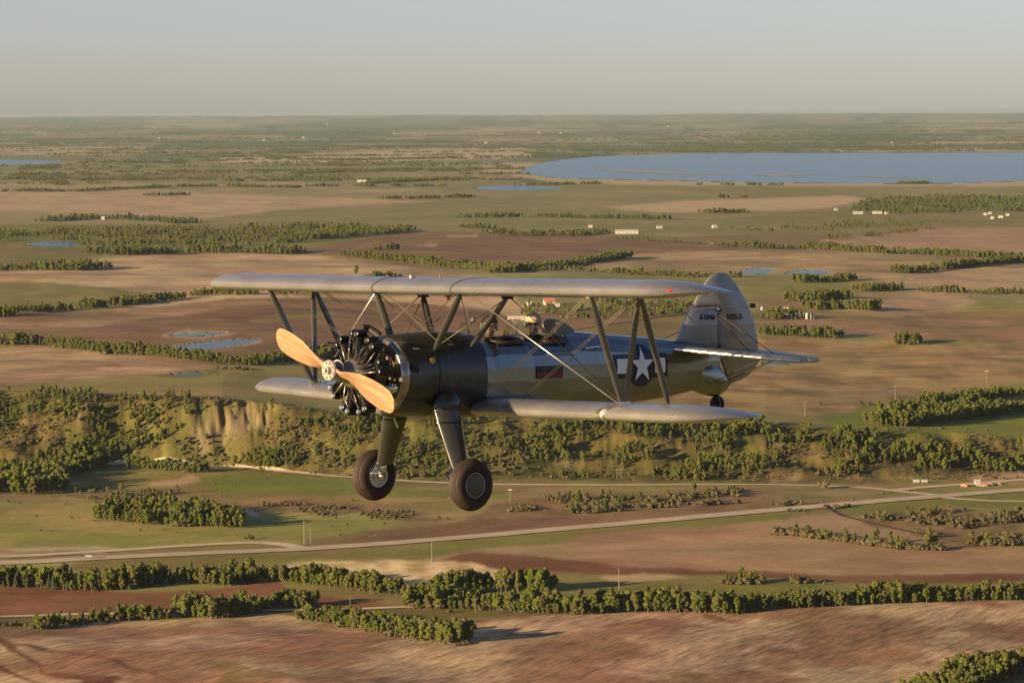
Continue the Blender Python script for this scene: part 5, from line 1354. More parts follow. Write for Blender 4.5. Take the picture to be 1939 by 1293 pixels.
# struts
def strut(name, p, q, chord, thick, m=None, taper=.75, parent=None):
    p, q = np.array(p, float), np.array(q, float); d = q - p; Ln = np.linalg.norm(d); d /= Ln
    x = np.array([1.0, 0, 0]); x -= d * (x @ d); x /= np.linalg.norm(x); y = np.cross(d, x)
    rings = []
    for t, s in ((0, taper * .6), (.06, taper), (.2, 1), (.8, 1), (.94, taper), (1, taper * .6)):
        c = p + d * Ln * t
        rings.append([tuple(c + x * (chord / 2 * s * (math.cos(a) + .15 * math.cos(2 * a))) + y * (thick / 2 * s * math.sin(a))) for a in np.linspace(0, 2 * math.pi, 14, endpoint=False)])
    return part(name, *loft(rings), m or M_STRUT, parent, auto=50)
UB = lambda y: UZ(abs(y)) - .055            # lower skin of the upper wing at the spars
LT = lambda y: LZ(y) + .125            # upper skin of the lower wing
for sg in (1, -1):
    uf, ur = (-1.46, sg * 3.175, UB(3.1)), (-2.26, sg * 3.21, UB(3.1) - .01)
    lf, lr = (-2.11, sg * 3.05, LT(sg * 3.05)), (-2.89, sg * 3.05, LT(sg * 3.05) - .01)
    strut('interplane_strut', uf, lf, .105, .046); strut('interplane_strut', ur, lr, .095, .044); strut('interplane_strut', (ur[0] + .03, ur[1], ur[2]), (lf[0] - .03, lf[1], lf[2]), .085, .042)
    for p in (uf, ur): part('strut_fitting', *boxvf(p[0] - .06, p[0] + .06, p[1] - .03, p[1] + .03, p[2] - .03, p[2] + .05), M_ALLOY)
    part('strut_fitting', *boxvf(lf[0] - .10, lf[0] + .07, lf[1] - .03, lf[1] + .03, lf[2] - .05, lf[2] + .05), M_CHROME)
    cf, cr = (-1.375, sg * .835, .955), (-2.16, sg * .83, .90)
    bf, br = (-1.325, sg * side_y(-1.325, .235), .225), (-1.96, sg * side_y(-1.96, .27), .26)
    strut('cabane_strut', cf, bf, .115, .05); strut('cabane_strut', cr, br, .105, .048)
    for p in (cf, cr): part('strut_fitting', *boxvf(p[0] - .07, p[0] + .07, p[1] - .035, p[1] + .035, p[2] - .02, p[2] + .06), M_BLACK)
    # wires
    def wire(name, p, q, r=.0042, m=None):
        return part(name, *tubevf(p, q, r, r, 6), m or M_WIRE, smooth=True)
    for d in (-.026, .026):
        wire('flying_wire', (-2.06 + d, sg * .47, -.43), (uf[0] - .03 + d, uf[1] - sg * .07, uf[2] + .01))
        wire('flying_wire', (-2.70 + d, sg * .46, -.45), (ur[0] - .03 + d, ur[1] - sg * .07, ur[2] + .01))
    wire('landing_wire', (cf[0] - .05, cf[1] + sg * .08, cf[2]), (lf[0] - .02, lf[1] - sg * .06, lf[2]), .0085, M_STRUT_BRIGHT)
    wire('landing_wire', (cr[0], cr[1] + sg * .06, cr[2]), (lr[0] + .68, lr[1] - sg * .08, lr[2]), .0065)
    wire('stagger_wire', (cf[0], cf[1], cf[2]), (br[0], br[1], br[2] + .02), .006)
    wire('stagger_wire', (cr[0], cr[1], cr[2]), (bf[0] - .12, bf[1], bf[2] + .10), .006)
    wire('stagger_wire', (cf[0] - .1, cf[1], cf[2]), (-1.62, -sg * .36, .34), .005)
    # spacer stick that keeps the crossing wires apart
    part('wire_spacer', *tubevf((-1.93, sg * 1.86, .20), (-2.36, sg * 1.86, .20), .012, .012, 6), M_STRUT)
part('crossed_wire', *tubevf((-1.42, .70, .955), (-1.42, -.40, .30), .006, .006, 6), M_WIRE)
part('crossed_wire', *tubevf((-1.42, -.70, .955), (-1.42, .40, .30), .006, .006, 6), M_WIRE)
part('exhaust_outlet', *joinvf(tubevf((-1.10, -.44, .40), (-1.02, -.56, .50), .055, .05, 12), tubevf((-1.02, -.56, .50), (-.92, -.58, .505), .05, .055, 12)), M_LEATH, auto=50)

# engine
ENG = empty('engine'); ENG.parent = PLANE; ENG.scale = (.92, .90, .90); ENG.location = (-.03, 0, -.045)
def revolve_x(prof, n=28, c=(0, 0)):
    return loft([[(x, c[0] + r * math.sin(t), c[1] + r * math.cos(t)) for t in np.linspace(0, 2 * math.pi, n, endpoint=False)] for x, r in prof])
part('crankcase', *revolve_x([(-.06, .05), (-.075, .095), (-.13, .115), (-.20, .17), (-.27, .215), (-.33, .235), (-.50, .24), (-.56, .28), (-.66, .30)]), M_ALLOY, ENG, auto=35)
NC = 9
for k in range(NC):
    t = 2 * math.pi * k / NC
    ca, sa = math.cos(t), math.sin(t)
    def at(x, u, w):      # u along the cylinder, w across
        return (x, u * sa + w * ca, u * ca - w * sa)
    rings = []
    for j in range(13):
        u = .22 + .022 * j; r = .100 if j % 2 else .080
        for uu in (u, u + .010): rings.append([at(-.42 + r * math.cos(a), uu, r * math.sin(a)) for a in np.linspace(0, 2 * math.pi, 14, endpoint=False)])
    for u, r in ((.500, .118), (.520, .104), (.530, .122), (.545, .102), (.556, .112), (.580, .07)):
        rings.append([at(-.42 + r * math.cos(a), u, r * math.sin(a)) for a in np.linspace(0, 2 * math.pi, 14, endpoint=False)])
    cyl = part('cylinder', *loft(rings), M_BLACK, ENG)
    for w in (-.066, .066):
        rb = [[at(x + .0, u + .042 * math.sin(a) * s, w + .046 * math.cos(a) * s) for a in np.linspace(0, 2 * math.pi, 12, endpoint=False)] for x, u, s in ((-.285, .545, .55), (-.295, .548, 1), (-.40, .57, 1.05), (-.47, .575, .8))]
        V, F = loft(rb)
        part('rocker_box', V, F, M_BLACK, ENG, auto=50)
        part('rocker_cap', *tubevf(at(-.276, .545, w), at(-.288, .546, w), .030, .032, 12), M_CHROME, ENG, auto=40)
        part('pushrod_tube', *tubevf(at(-.245, .205, w * .55), at(-.30, .53, w * .9), .010, .010, 7), M_ALLOY if (k + (w > 0)) % 3 == 0 else M_BLACK, ENG, smooth=True)
    part('intake_pipe', *joinvf(tubevf(at(-.60, .27, .05), at(-.56, .44, .085), .026, .026, 8), tubevf(at(-.56, .44, .085), at(-.50, .52, .06), .026, .022, 8)), M_ALLOY if k % 2 else M_CHROME, ENG, smooth=True)
    part('spark_plug', *joinvf(tubevf(at(-.33, .50, 0), at(-.26, .49, 0), .012, .009, 7), tubevf(at(-.26, .49, 0), at(-.20, .35, .03), .006, .006, 5)), M_CHROME, ENG)
    part('exhaust_stub', *tubevf(at(-.47, .50, -.05), at(-.60, .43, -.06), .034, .036, 9), M_LEATH, ENG, smooth=True)
part('exhaust_ring', *torus_along([(-.63, .43 * math.sin(t), .43 * math.cos(t) - .02) for t in np.linspace(0, 2 * math.pi, 40, endpoint=False)], .040, 9), mat('burnt_exhaust', (.10, .065, .04), .45, .7, vary=.35, scale=6), ENG, smooth=True)
for y in (.30, .46):
    part('baffle', *loft([[(-.60 + .11 * math.cos(a) * s, y + d, .05 - (y - .3) * 1.6 + .075 * math.sin(a) * s) for a in np.linspace(0, 2 * math.pi, 14, endpoint=False)] for d, s in ((-.04, .4), (0, 1), (.05, .9), (.08, .4))]), M_CHROME, ENG, auto=50)
part('starter_rod', *joinvf(tubevf((-.45, .12, .425), (-.45, -.72, .405), .014, .014, 8), tubevf((-.45, -.72, .405), (-.45, -.75, .404), .017, .015, 8)), M_BLACK, ENG)
for y0, z0, y1, z1 in ((.22, -.25, .52, -.40), (.1, -.30, .16, -.52), (-.12, -.33, -.05, -.55), (.35, .12, .50, .30)):
    part('ignition_lead', *tubevf((-.24, y0, z0), (-.28, y1, z1), .009, .009, 6), M_ALLOY, ENG, smooth=True)

# propeller
PROP = empty('propeller'); PROP.parent = PLANE
PROP.rotation_euler = (math.radians(-18.5), 0, 0)
for sg in (1, -1):
    rings = []
    for r, c, th, tw in ((.0, .16, .115, 68), (.12, .165, .11, 66), (.22, .20, .085, 58), (.38, .31, .062, 42), (.60, .39, .046, 29), (.85, .40, .034, 23), (1.03, .37, .025, 20), (1.14, .32, .018, 18), (1.20, .24, .012, 17), (1.235, .11, .006, 17)):
        a = math.radians(tw); q = []
        for t in np.linspace(0, 2 * math.pi, 20, endpoint=False):
            cx_, cz_ = c / 2 * math.cos(t), th / 2 * math.sin(t)
            q.append((cz_ * math.cos(a) + cx_ * math.sin(a) * -sg * -1, sg * r, sg * (cx_ * math.cos(a) - cz_ * math.sin(a) * -1)))
        rings.append(q)
    bl = part('blade', *loft(rings), M_WOOD, PROP, auto=60)
part('hub', *joinvf(revolve_x([(.085, .06), (.098, .125), (.080, .132), (.066, .132)], 32), revolve_x([(-.075, .10), (-.06, .132), (-.05, .132)], 32), tubevf((.09, 0, 0), (.135, 0, 0), .05, .048, 16), tubevf((.135, 0, 0), (.165, 0, 0), .030, .028, 12), *[tubevf((.088, .096 * math.sin(t), .096 * math.cos(t)), (.112, .096 * math.sin(t), .096 * math.cos(t)), .014, .013, 6) for t in np.linspace(0, 2 * math.pi, 8, endpoint=False)]), M_HUBM, PROP, auto=35)

# undercarriage
def wheel(name, y, R, W, X, Z, parent, grooves=True):
    w = empty(name); w.parent = parent; w.location = (X, y, Z)
    prof = []
    for a in np.linspace(-math.pi * .80, math.pi * .80, 33):
        rr = R - W * .48 + W * .48 * math.cos(a) * (1.0 if abs(a) < 1.2 else .98); yy = W / 2 * math.sin(a)
        if abs(a) < 1.25 and grooves and min(abs(yy - g * W) for g in (-.30, -.15, 0, .15, .30)) < W * .025: rr -= .009
        prof.append((yy, rr))
    V, F = loft([[(r * math.sin(t), yy, r * math.cos(t)) for t in np.linspace(0, 2 * math.pi, 56, endpoint=False)] for yy, r in prof], caps=False)
    part('tyre', V, F, M_RUB, w, auto=40)
    ri = prof[-1][1] + .012
    return w, ri
for sg in (1, -1):
    y0 = .958 * sg; WX, WZ = -1.44, -1.452 + (.035 if sg < 0 else 0)
    w, ri = wheel('wheel', y0, .332, .215, WX, WZ, PLANE)
    ho = sg * .088                                     # outer face carries the smooth cover
    V, F = loft([[(r * math.sin(t), ho + sg * d, r * math.cos(t)) for t in np.linspace(0, 2 * math.pi, 40, endpoint=False)] for r, d in ((ri, -.012), (ri - .004, .0), (ri - .02, .010), (ri * .5, .020), (.01, .022))])
    part('hubcap', V, F, M_HUBC, w, auto=50)
    part('rim_ring', *torus_along([((ri - .004) * math.sin(t), ho + sg * .003, (ri - .004) * math.cos(t)) for t in np.linspace(0, 2 * math.pi, 40, endpoint=False)], .006, 6), M_RIM, w, smooth=True)
    hi = -sg * .085
    V, F = loft([[(r * math.sin(t), hi - sg * d, r * math.cos(t)) for t in np.linspace(0, 2 * math.pi, 40, endpoint=False)] for r, d in ((ri, -.01), (ri - .006, .008), (ri - .035, .004), (ri - .05, -.03), (.075, -.035), (.07, .005), (.01, .006))])
    part('wheel_drum', V, F, M_RIM, w, auto=40)
    # leg: broad fairing, cap on top, oleo and scissor below
    top, bot = np.array((-1.45, sg * .47, -.48)), np.array((-1.46, sg * .755, -1.27))
    rings = []
    for t, c, th in ((0, .40, .17), (.25, .385, .165), (.6, .33, .15), (1.0, .255, .13)):
        p = top + (bot - top) * t
        rings.append([(p[0] + c / 2 * (math.cos(a) + .12 * math.cos(2 * a)), p[1] + th / 2 * math.sin(a), p[2]) for a in np.linspace(0, 2 * math.pi, 26, endpoint=False)])
    leg = part('landing_gear_leg', *loft(rings), M_LEG, auto=50)
    part('fairing_band', *loft([[(top[0] + (bot[0] - top[0]) * t + .198 * (math.cos(a) + .12 * math.cos(2 * a)), top[1] + (bot[1] - top[1]) * t + .086 * math.sin(a), top[2] + (bot[2] - top[2]) * t) for a in np.linspace(0, 2 * math.pi, 26, endpoint=False)] for t in (.235, .262)]), M_BLACK, leg)
    cap = [[(top[0] - .03 + .215 * s * (math.cos(a) + .1 * math.cos(2 * a)) - .02 * (1 - s), top[1] - sg * .02 + .125 * s * math.sin(a), top[2] + dz) for a in np.linspace(0, 2 * math.pi, 24, endpoint=False)] for dz, s in ((-.10, .86), (-.03, 1.0), (.06, .96), (.13, .80), (.18, .5), (.195, .15))]
    part('leg_cap', *loft(cap), M_COWL, leg, auto=60)
    part('oleo', *tubevf((bot[0] + .02, bot[1], bot[2] + .03), (WX, sg * .80, WZ + .02), .042, .038, 14), M_CHROME, leg, smooth=True)
    part('axle', *tubevf((WX, sg * .76, WZ), (WX, sg * .90, WZ), .035, .035, 12), M_ALLOY, leg, smooth=True)
    part('torque_link', *joinvf(tubevf((bot[0] + .12, bot[1] - .02, bot[2] + .04), (bot[0] + .24, bot[1], bot[2] - .10), .02, .016, 8), tubevf((bot[0] + .24, bot[1], bot[2] - .10), (WX + .035, sg * .79, WZ + .03), .016, .02, 8), tubevf((bot[0] + .10, bot[1] - .05, bot[2] - .02), (bot[0] + .10, bot[1] + .05, bot[2] - .02), .014, .014, 8)), M_CHROME, leg)
    part('brake_line', *joinvf(tubevf((top[0] + .16, top[1] - sg * .09, top[2] - .16), (top[0] + .10, top[1] - sg * .09, top[2] - .30), .011, .011, 6), tubevf((bot[0] + .06, bot[1] - sg * .07, bot[2] + .12), (WX, sg * .80, WZ + .09), .009, .009, 6)), M_CHROME, leg)

# tail
def offset_poly(P, d):
    P = np.array(P, float); n = len(P); out = []
    area = sum(P[i][0] * P[(i + 1) % n][1] - P[(i + 1) % n][0] * P[i][1] for i in range(n)); s = 1 if area > 0 else -1
    for i in range(n):
        a, b, c = P[i - 1], P[i], P[(i + 1) % n]
        e1, e2 = (b - a) / (np.linalg.norm(b - a) + 1e-9), (c - b) / (np.linalg.norm(c - b) + 1e-9)
        n1, n2 = np.array((-e1[1], e1[0])) * s, np.array((-e2[1], e2[0])) * s
        m = n1 + n2; m /= np.linalg.norm(m) + 1e-9
        out.append(b + m * d / max(.5, m @ n1))
    return np.array(out)
def plate(P, thick, inset, place):
    """cushion shaped plate: sharp-ish rim, full thickness a little way in"""
    n = len(P); A = np.array(P, float); B = offset_poly(P, inset)
    V = [place(p, thick * .18) for p in A] + [place(p, -thick * .18) for p in A] + [place(p, thick / 2) for p in B] + [place(p, -thick / 2) for p in B]
    F = []
    for k in range(n):
        j = (k + 1) % n
        F += [(k, j, n + j, n + k), (k, 2 * n + k, 2 * n + j, j), (n + k, n + j, 3 * n + j, 3 * n + k)]
    F += [tuple(range(2 * n, 3 * n)), tuple(range(3 * n, 4 * n))[::-1]]
    return V, F
def ring2(pts, n=4):
    return [tuple(p) for p in smooth_ring(pts, n)]
fin = [(-5.93, .265), (-6.02, .43), (-6.10, .56), (-6.19, .70), (-6.70, .70), (-6.70, .12), (-6.3, .18)]
rud = [(-6.235, .718), (-6.31, .85), (-6.40, .975), (-6.50, 1.085), (-6.60, 1.155), (-6.70, 1.183), (-6.80, 1.178), (-6.90, 1.142), (-7.02, 1.05), (-7.13, .93), (-7.24, .79), (-7.33, .63), (-7.41, .45), (-7.463, .27), (-7.488, .09), (-7.475, -.04), (-7.41, -.14), (-7.30, -.215), (-7.15, -.28), (-6.95, -.335), (-6.87, -.20), (-6.79, -.03), (-6.715, .12), (-6.715, .718)]
V, F = plate(fin, .075, .05, lambda p, d: (p[0], d, p[1]))
FIN = part('fin', V, F, M_TAIL, auto=30)
V, F = plate(rud, .07, .04, lambda p, d: (p[0], d, p[1]))
RUD = part('rudder', V, F, M_TAIL, auto=30)
part('fin_edge', *torus_open([(-5.94, 0, .27), (-6.10, 0, .555), (-6.20, 0, .705), (-6.31, 0, .855), (-6.42, 0, 1.0)], .012, 6) if False else joinvf(tubevf((-5.94, 0, .27), (-6.10, 0, .565), .016, .014, 8), tubevf((-6.10, 0, .565), (-6.235, 0, .76), .014, .012, 8)), M_CHROME, FIN)
part('hinge', *joinvf(boxvf(-6.72, -6.68, -.055, .055, .655, .69), boxvf(-6.735, -6.69, -.05, .05, .14, .20)), M_BLACK, FIN)
part('tail_light', *tubevf((-6.66, 0, .685), (-6.66, .06, .69), .018, .014, 8), M_CHROME, FIN)
part('trim_tab', *boxvf(-7.47, -7.36, -.012, .012, .42, .62) if False else boxvf(-7.40, -7.34, -.03, .03, .70, .76), M_LEATH, RUD)
def zst(y): return .160 - .066 * abs(y)
for sg in (1, -1):
    sp = [(-5.72, .14), (-5.84, .50), (-6.03, 1.00), (-6.20, 1.36), (-6.36, 1.58), (-6.58, 1.70), (-6.70, 1.71), (-6.70, .10)]
    V, F = plate(sp, .075, .06, lambda p, d: (p[0], sg * p[1], zst(p[1]) + d + .03 * (p[0] + 6.2)))
    stb = part('tailplane', V, F, M_TAIL, auto=30)
    ev = [(-6.715, .12), (-6.715, 1.72), (-6.80, 1.745), (-6.92, 1.72), (-7.06, 1.60), (-7.18, 1.35), (-7.26, .95), (-7.25, .60), (-7.10, .30)]
    V, F = plate(ev, .06, .05, lambda p, d: (p[0], sg * p[1], zst(p[1]) + d + .03 * (p[0] + 6.2)))
    part('elevator', V, F, M_TAIL, auto=30)
    part('leading_edge_strip', *joinvf(*[tubevf((a[0] + .004, sg * a[1], zst(a[1]) + .03 * (a[0] + 6.2)), (b[0] + .004, sg * b[1], zst(b[1]) + .03 * (b[0] + 6.2)), .019, .019, 8) for a, b in zip(sp[:5], sp[1:6])]), M_CHROME, stb)
    part('tail_wire', *tubevf((-6.25, sg * 1.15, zst(1.15)), (-6.66, sg * .03, .60), .006, .006, 5), M_WIRE)
    part('tail_wire', *tubevf((-6.68, sg * 1.15, zst(1.15)), (-6.70, sg * .03, .62), .006, .006, 5), M_WIRE)
    part('tail_strut', *tubevf((-6.52, sg * 1.10, zst(1.1) - .03), (-6.42, sg * .09, -.34), .007, .007, 6), M_WIRE)
    part('tail_strut', *tubevf((-6.68, sg * 1.20, zst(1.2) - .03), (-6.66, sg * .06, -.34), .007, .007, 6), M_WIRE)
part('tail_post', *joinvf(tubevf((-6.72, .02, .10), (-6.93, .015, -.34), .022, .018, 8)), M_STRUT)
part('tail_cone', *loft([section(X, t, b, w, .6) for X, t, b, w in ((-6.22, .02, -.41, .13), (-6.40, .02, -.465, .135), (-6.58, -.02, -.50, .115), (-6.74, -.10, -.485, .085), (-6.86, -.22, -.42, .05), (-6.92, -.30, -.36, .015))]), M_FUS, auto=40)
part('antenna_wire', *tubevf((-6.17, 0, .64), (-3.9, .1, .44), .004, .004, 5), M_WIRE)
tw, ri = wheel('tail_wheel', .0, .122, .09, -6.70, -.605, PLANE, False)
part('tail_hub', *tubevf((0, -.03, 0), (0, .03, 0), ri, ri, 16), M_LEATH, tw)
part('tail_fork', *joinvf(tubevf((0, .05, 0), (.03, .03, .15), .014, .018, 8), tubevf((0, -.05, 0), (.03, -.03, .15), .014, .018, 8), tubevf((.03, -.05, .15), (.03, .05, .15), .03, .03, 8)), M_BLACK, tw)

# markings laid on the skin, a few millimetres proud
def on_side(name, poly, m, lift, sg, parent, sub=.03, hub=None):
    # fan of triangles about a centre point, each cut into a fine even grid so that it follows the skin
    if hub is None: hub = (sum(p[0] for p in poly) / len(poly), sum(p[1] for p in poly) / len(poly))
    bm = bmesh.new()
    for i in range(len(poly)):
        a, b, c = np.array(hub, float), np.array(poly[i], float), np.array(poly[(i + 1) % len(poly)], float)
        n = max(1, int(max(np.linalg.norm(b - a), np.linalg.norm(c - a), np.linalg.norm(c - b)) / sub))
        g = {}
        for u in range(n + 1):
            for w in range(n + 1 - u):
                q = a + (b - a) * u / n + (c - a) * w / n
                g[u, w] = bm.verts.new((q[0], 0, q[1]))
        for u in range(n):
            for w in range(n - u):
                bm.faces.new((g[u, w], g[u + 1, w], g[u, w + 1]))
                if w < n - u - 1: bm.faces.new((g[u + 1, w], g[u + 1, w + 1], g[u, w + 1]))
    bmesh.ops.remove_doubles(bm, verts=bm.verts[:], dist=1e-5)
    bmesh.ops.recalc_face_normals(bm, faces=bm.faces[:])
    for v in bm.verts: v.co.y = sg * (side_y(v.co.x, v.co.z) + lift)
    me = bpy.data.meshes.new(name); bm.to_mesh(me); bm.free()
    nrm = sum((p.normal.y for p in me.polygons))
    if nrm * sg < 0: me.flip_normals()
    return link(name, me, parent, m)
for sg in (1, -1):
    cx_, cz_, r = -4.99, -.035, .285
    ins = on_side('roundel', [(cx_ + r * math.cos(t), cz_ + r * math.sin(t)) for t in np.linspace(0, 2 * math.pi, 48, endpoint=False)], M_NAVY, .005, sg, FUS)
    on_side('bar_border', [(cx_ + .535, cz_ - .165), (cx_ + .535, cz_ + .155), (cx_ - .535, cz_ + .155), (cx_ - .535, cz_ - .165)], M_NAVY, .009, sg, FUS)
    for s in (1, -1):
        on_side('white_bar', [(cx_ + s * a, cz_ + b) for a, b in ((.27, -.10), (.485, -.10), (.485, .095), (.27, .095))], M_WHITE, .013, sg, FUS)
    star = [(cx_ + (.248 if k % 2 == 0 else .095) * math.sin(k * math.pi / 5), cz_ + (.248 if k % 2 == 0 else .095) * math.cos(k * math.pi / 5)) for k in range(10)]
    on_side('star', star, M_WHITE, .024, sg, FUS, .03, (cx_, cz_))
    fl = on_side('flag_border', [(-3.005, .0), (-3.485, .0), (-3.485, -.165), (-3.005, -.165)], M_NAVY, .005, sg, FUS)
    on_side('flag_green', [(-3.02, -.006), (-3.475, -.006), (-3.475, -.085), (-3.02, -.085)], M_GRND, .009, sg, FUS)
    on_side('flag_red', [(-3.02, -.085), (-3.475, -.085), (-3.475, -.155), (-3.02, -.155)], M_REDD, .009, sg, FUS)
    on_side('flag_emblem', [(-3.205, -.03), (-3.275, -.03), (-3.275, -.088), (-3.258, -.105), (-3.24, -.092), (-3.222, -.105), (-3.205, -.088)], M_INK, .013, sg, FUS)
def lettering(txt, X, z, size, sg, parent, y):
    cu = bpy.data.curves.new('lettering', 'FONT'); cu.body = txt; cu.size = size; cu.extrude = .0015; cu.offset = .0018; cu.space_character = 1.05
    tmp = bpy.data.objects.new('lettering_curve', cu); COL.objects.link(tmp)
    dg = bpy.context.evaluated_depsgraph_get()
    me = bpy.data.meshes.new_from_object(tmp.evaluated_get(dg)); bpy.data.objects.remove(tmp)
    me.materials.clear(); me.materials.append(M_INK)
    o = link('lettering', me, parent)
    # reading left to right from outside: towards -X on the left side of the aeroplane
    o.matrix_local = Matrix(((-1 * sg, 0, 0, X), (0, 0, sg, sg * y), (0, 1, 0, z), (0, 0, 0, 1)))
    return o
lettering('61046', -6.335, .548, .108, 1, FIN, .043)
lettering('N2S-5', -6.845, .548, .108, 1, RUD, .040)
lettering('61046', -6.64, .548, .108, -1, FIN, .043)
lettering('N2S-5', -7.13, .548, .108, -1, RUD, .040)

# ---------------------------------------------------------------- the two people in the cockpits (aeroplane frame, facing the nose, heads turned a little to their left)
M_SKIN = mat('skin', (.55, .32, .22), .5, vary=.1, scale=18)
M_JACK = mat('dark_jacket', (.022, .018, .015), .8, vary=.3, scale=10, bump=.3)
M_JACK2 = mat('black_jacket', (.012, .011, .011), .8, vary=.3, scale=10, bump=.3)
M_HAIR = mat('dark_hair', (.022, .014, .009), .7, vary=.3, scale=30)
M_CAPT = mat('tan_cap', (.52, .36, .20), .8, vary=.15, scale=20)
M_CUP = mat('headset_cup', (.55, .57, .48), .4, vary=.08, scale=12)
M_LENS = mat('sunglass_lens', (.010, .008, .008), .12, vary=.05)
def ell(c, r, n=18, m=12, R=None):
    V, F = [], []
    for i in range(m + 1):
        p = math.pi * i / m
        for k in range(n):
            t = 2 * math.pi * k / n
            v = np.array((r[0] * math.sin(p) * math.cos(t), r[1] * math.sin(p) * math.sin(t), r[2] * math.cos(p)))
            if R is not None: v = R @ v
            V.append(tuple(np.array(c) + v))
    for i in range(m):
        for k in range(n): F.append((i * n + k, (i + 1) * n + k, (i + 1) * n + (k + 1) % n, i * n + (k + 1) % n))
    return V, F
def person(X, zhead, yaw, label, cap):
    P = empty('person'); P.matrix_world = M_AC @ Matrix.Translation((X, 0, -.32))
    prop(P, label, 'person')
    hz = zhead + .32                                  # head centre above the seat
    cy, sy = math.cos(yaw), math.sin(yaw)
    def H(p): return (p[0] * cy - p[1] * sy, p[0] * sy + p[1] * cy, p[2] + hz)
    RH = np.array([[cy, -sy, 0], [sy, cy, 0], [0, 0, 1.0]])
    def he(c, r): return ell(H(c), r, R=RH)
    head = [he((-.012, 0, .035), (.098, .078, .092)), he((.022, 0, -.045), (.066, .060, .075)), he((.055, 0, -.088), (.032, .036, .026)),
            he((.086, 0, -.012), (.020, .013, .030)), he((.094, 0, -.026), (.015, .017, .012)), he((.074, 0, .030), (.020, .055, .014)),
            he((.074, 0, -.058), (.017, .026, .007)), he((.072, 0, -.071), (.016, .023, .008)), he((.050, .036, -.022), (.028, .026, .026)), he((.050, -.036, -.022), (.028, .026, .026)),
            he((-.008, .079, .0), (.022, .010, .034)), he((-.008, -.079, .0), (.022, .010, .034))]
    neck = [tubevf((-.03, 0, hz - .24), H((-.015, 0, -.06)), .062, .058, 14)]
    torso = [ell((-.03, 0, hz - .42), (.125, .19, .22)), ell((-.02, 0, hz - .62), (.115, .165, .16)), ell((0, 0, hz - .78), (.14, .18, .10)), ell((-.02, .16, hz - .29), (.075, .07, .065)), ell((-.02, -.16, hz - .29), (.075, .07, .065))]
    limbs = []
    for s in (1, -1):
        limbs += [tubevf((-.02, s * .185, hz - .30), (.06, s * .215, hz - .56), .058, .045, 12), tubevf((.06, s * .215, hz - .56), (.26, s * .09, hz - .60), .043, .030, 12), ell((.06, s * .215, hz - .56), (.046, .046, .046)),
                  ell((.30, s * .075, hz - .60), (.045, .020, .040)),
                  tubevf((.02, s * .09, hz - .80), (.36, s * .13, hz - .70), .085, .065, 12), tubevf((.36, s * .13, hz - .70), (.50, s * .12, hz - 1.0), .058, .042, 12), ell((.36, s * .13, hz - .70), (.066, .066, .066)), ell((.55, s * .12, hz - 1.03), (.10, .04, .035))]
        for k in range(4):                              # fingers curled round the stick or throttle, a thumb from the side of the palm
            z0 = hz - .575 - .017 * k; L = (.030, .036, .033, .026)[k]
            limbs += [tubevf((.325, s * .075, z0), (.335 + L * .6, s * .058, z0 - .002), .0088, .008, 8), tubevf((.335 + L * .6, s * .058, z0 - .002), (.335 + L * .5, s * .032, z0 - .003), .008, .007, 8)]
        limbs.append(tubevf((.29, s * .06, hz - .572), (.325, s * .035, hz - .552), .010, .008, 8))
    V, F = joinvf(*head, *neck, *torso, *limbs)
    b = part('body', V, F, M_SKIN, P, smooth=True)
    md = b.modifiers.new('one surface', 'REMESH'); md.mode = 'VOXEL'; md.voxel_size = .0075; md.use_smooth_shade = True
    sm = b.modifiers.new('soften', 'SMOOTH'); sm.factor = .5; sm.iterations = 4
    # jacket: torso and sleeves a little larger than the body, collar round the neck
    J = [ell((-.03, 0, hz - .41), (.148, .212, .225)), ell((-.02, 0, hz - .62), (.135, .185, .17)), ell((-.02, .165, hz - .285), (.088, .080, .072)), ell((-.02, -.165, hz - .285), (.088, .080, .072)), tubevf((-.03, 0, hz - .26), (-.02, 0, hz - .135), .085, .076, 18)]
    for s in (1, -1):
        J += [tubevf((-.02, s * .19, hz - .30), (.06, s * .22, hz - .56), .072, .058, 12), tubevf((.06, s * .22, hz - .56), (.24, s * .10, hz - .60), .056, .040, 12), ell((.06, s * .22, hz - .56), (.06, .06, .06))]
    j = part('jacket', *joinvf(*J), M_JACK2 if cap else M_JACK, P, smooth=True)
    md = j.modifiers.new('one surface', 'REMESH'); md.mode = 'VOXEL'; md.voxel_size = .011; md.use_smooth_shade = True
    part('trousers', *joinvf(*[q for s in (1, -1) for q in (tubevf((.0, s * .09, hz - .80), (.37, s * .13, hz - .70), .098, .076, 12), tubevf((.37, s * .13, hz - .70), (.49, s * .12, hz - .98), .07, .055, 12))], ell((0, 0, hz - .78), (.155, .195, .115))), M_JACK, P, smooth=True)
    def dome(r, zcut, back):
        V, F = [], []; n, m = 26, 9
        for i in range(m + 1):
            for k in range(n):
                t = 2 * math.pi * k / n
                low = zcut if math.cos(t) > .25 else zcut - back * min(1, (.25 - math.cos(t)))
                pz = math.acos(max(-.95, min(1, low / r[2])))
                p = pz * i / m
                V.append(H((-.014 + r[0] * math.sin(p) * math.cos(t), r[1] * math.sin(p) * math.sin(t), .035 + r[2] * math.cos(p))))
        for i in range(m):
            for k in range(n): F.append((i * n + k, (i + 1) * n + k, (i + 1) * n + (k + 1) % n, i * n + (k + 1) % n))
        return V, F
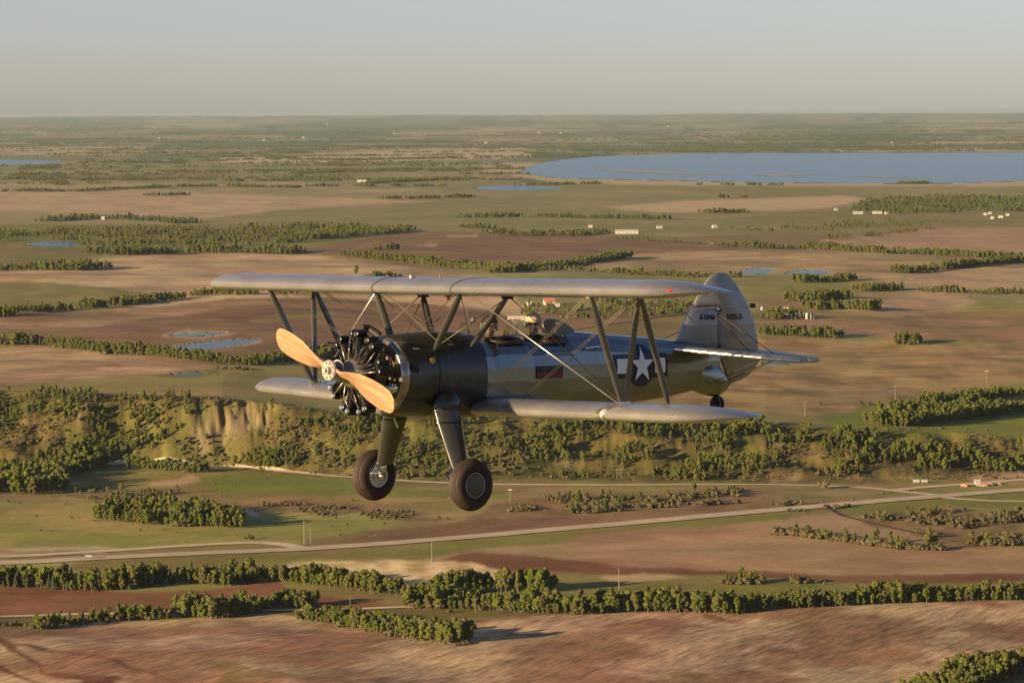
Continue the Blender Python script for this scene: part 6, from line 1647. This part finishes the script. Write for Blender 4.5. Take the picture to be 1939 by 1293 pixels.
    if cap:
        c = part('cap', *dome((.112, .092, .105), -.005, .075), M_CAPT, P, smooth=True)
        part('peak', *loft([[H((.085 + d, w * (.070 - .5 * max(0, d - .02)), .048 - d * .35 + u)) for w, u in ((-1, 0), (-.5, .006), (0, .008), (.5, .006), (1, 0), (.5, -.001), (0, .002), (-.5, -.001))] for d in (0, .02, .045, .062)]), M_CAPT, c, smooth=True)
        part('sunglasses', *joinvf(*[ell(H((.083, s * .033, .006)), (.012, .027, .017), R=RH) for s in (1, -1)], tubevf(H((.088, .012, .010)), H((.088, -.012, .010)), .004, .004, 6), *[tubevf(H((.075, s * .058, .010)), H((0, s * .082, .014)), .0035, .0035, 6) for s in (1, -1)]), M_LENS, P, smooth=True)
    else:
        part('hair', *dome((.108, .088, .104), .012, .10), M_HAIR, P, smooth=True)
        part('eyes', *joinvf(*[ell(H((.074, s * .031, .006)), (.010, .012, .007), R=RH) for s in (1, -1)]), M_LENS, P, smooth=True)
        part('eyebrows', *joinvf(*[ell(H((.085, s * .032, .026)), (.007, .020, .005), R=RH) for s in (1, -1)]), M_HAIR, P, smooth=True)
    hs = part('headset_band', *joinvf(*[tubevf(H((-.012, .100 * math.cos(a), .030 + .122 * math.sin(a))), H((-.012, .100 * math.cos(a2), .030 + .122 * math.sin(a2))), .010, .010, 8) for a, a2 in zip(np.linspace(0, math.pi, 15)[:-1], np.linspace(0, math.pi, 15)[1:])]), M_LEATH if not cap else M_CAPT, P, smooth=True)
    for s in (1, -1): part('ear_cup', *ell(H((-.010, s * .098, .0)), (.036, .024, .050), R=RH), M_CUP, hs, smooth=True)
    part('microphone', *joinvf(tubevf(H((.0, .105, -.03)), H((.085, .06, -.07)), .004, .004, 6), ell(H((.098, .03, -.068)), (.012, .016, .010), R=RH), tubevf(H((.085, .06, -.07)), H((.098, .03, -.068)), .004, .004, 6)), M_LEATH, hs, smooth=True)
    return P
person(-2.58, .510, math.radians(52), 'bare headed person with a pale headset and dark jacket in the front cockpit', False)
person(-3.34, .53, math.radians(48), 'person in a tan cap, sunglasses and headset in the rear cockpit', True)
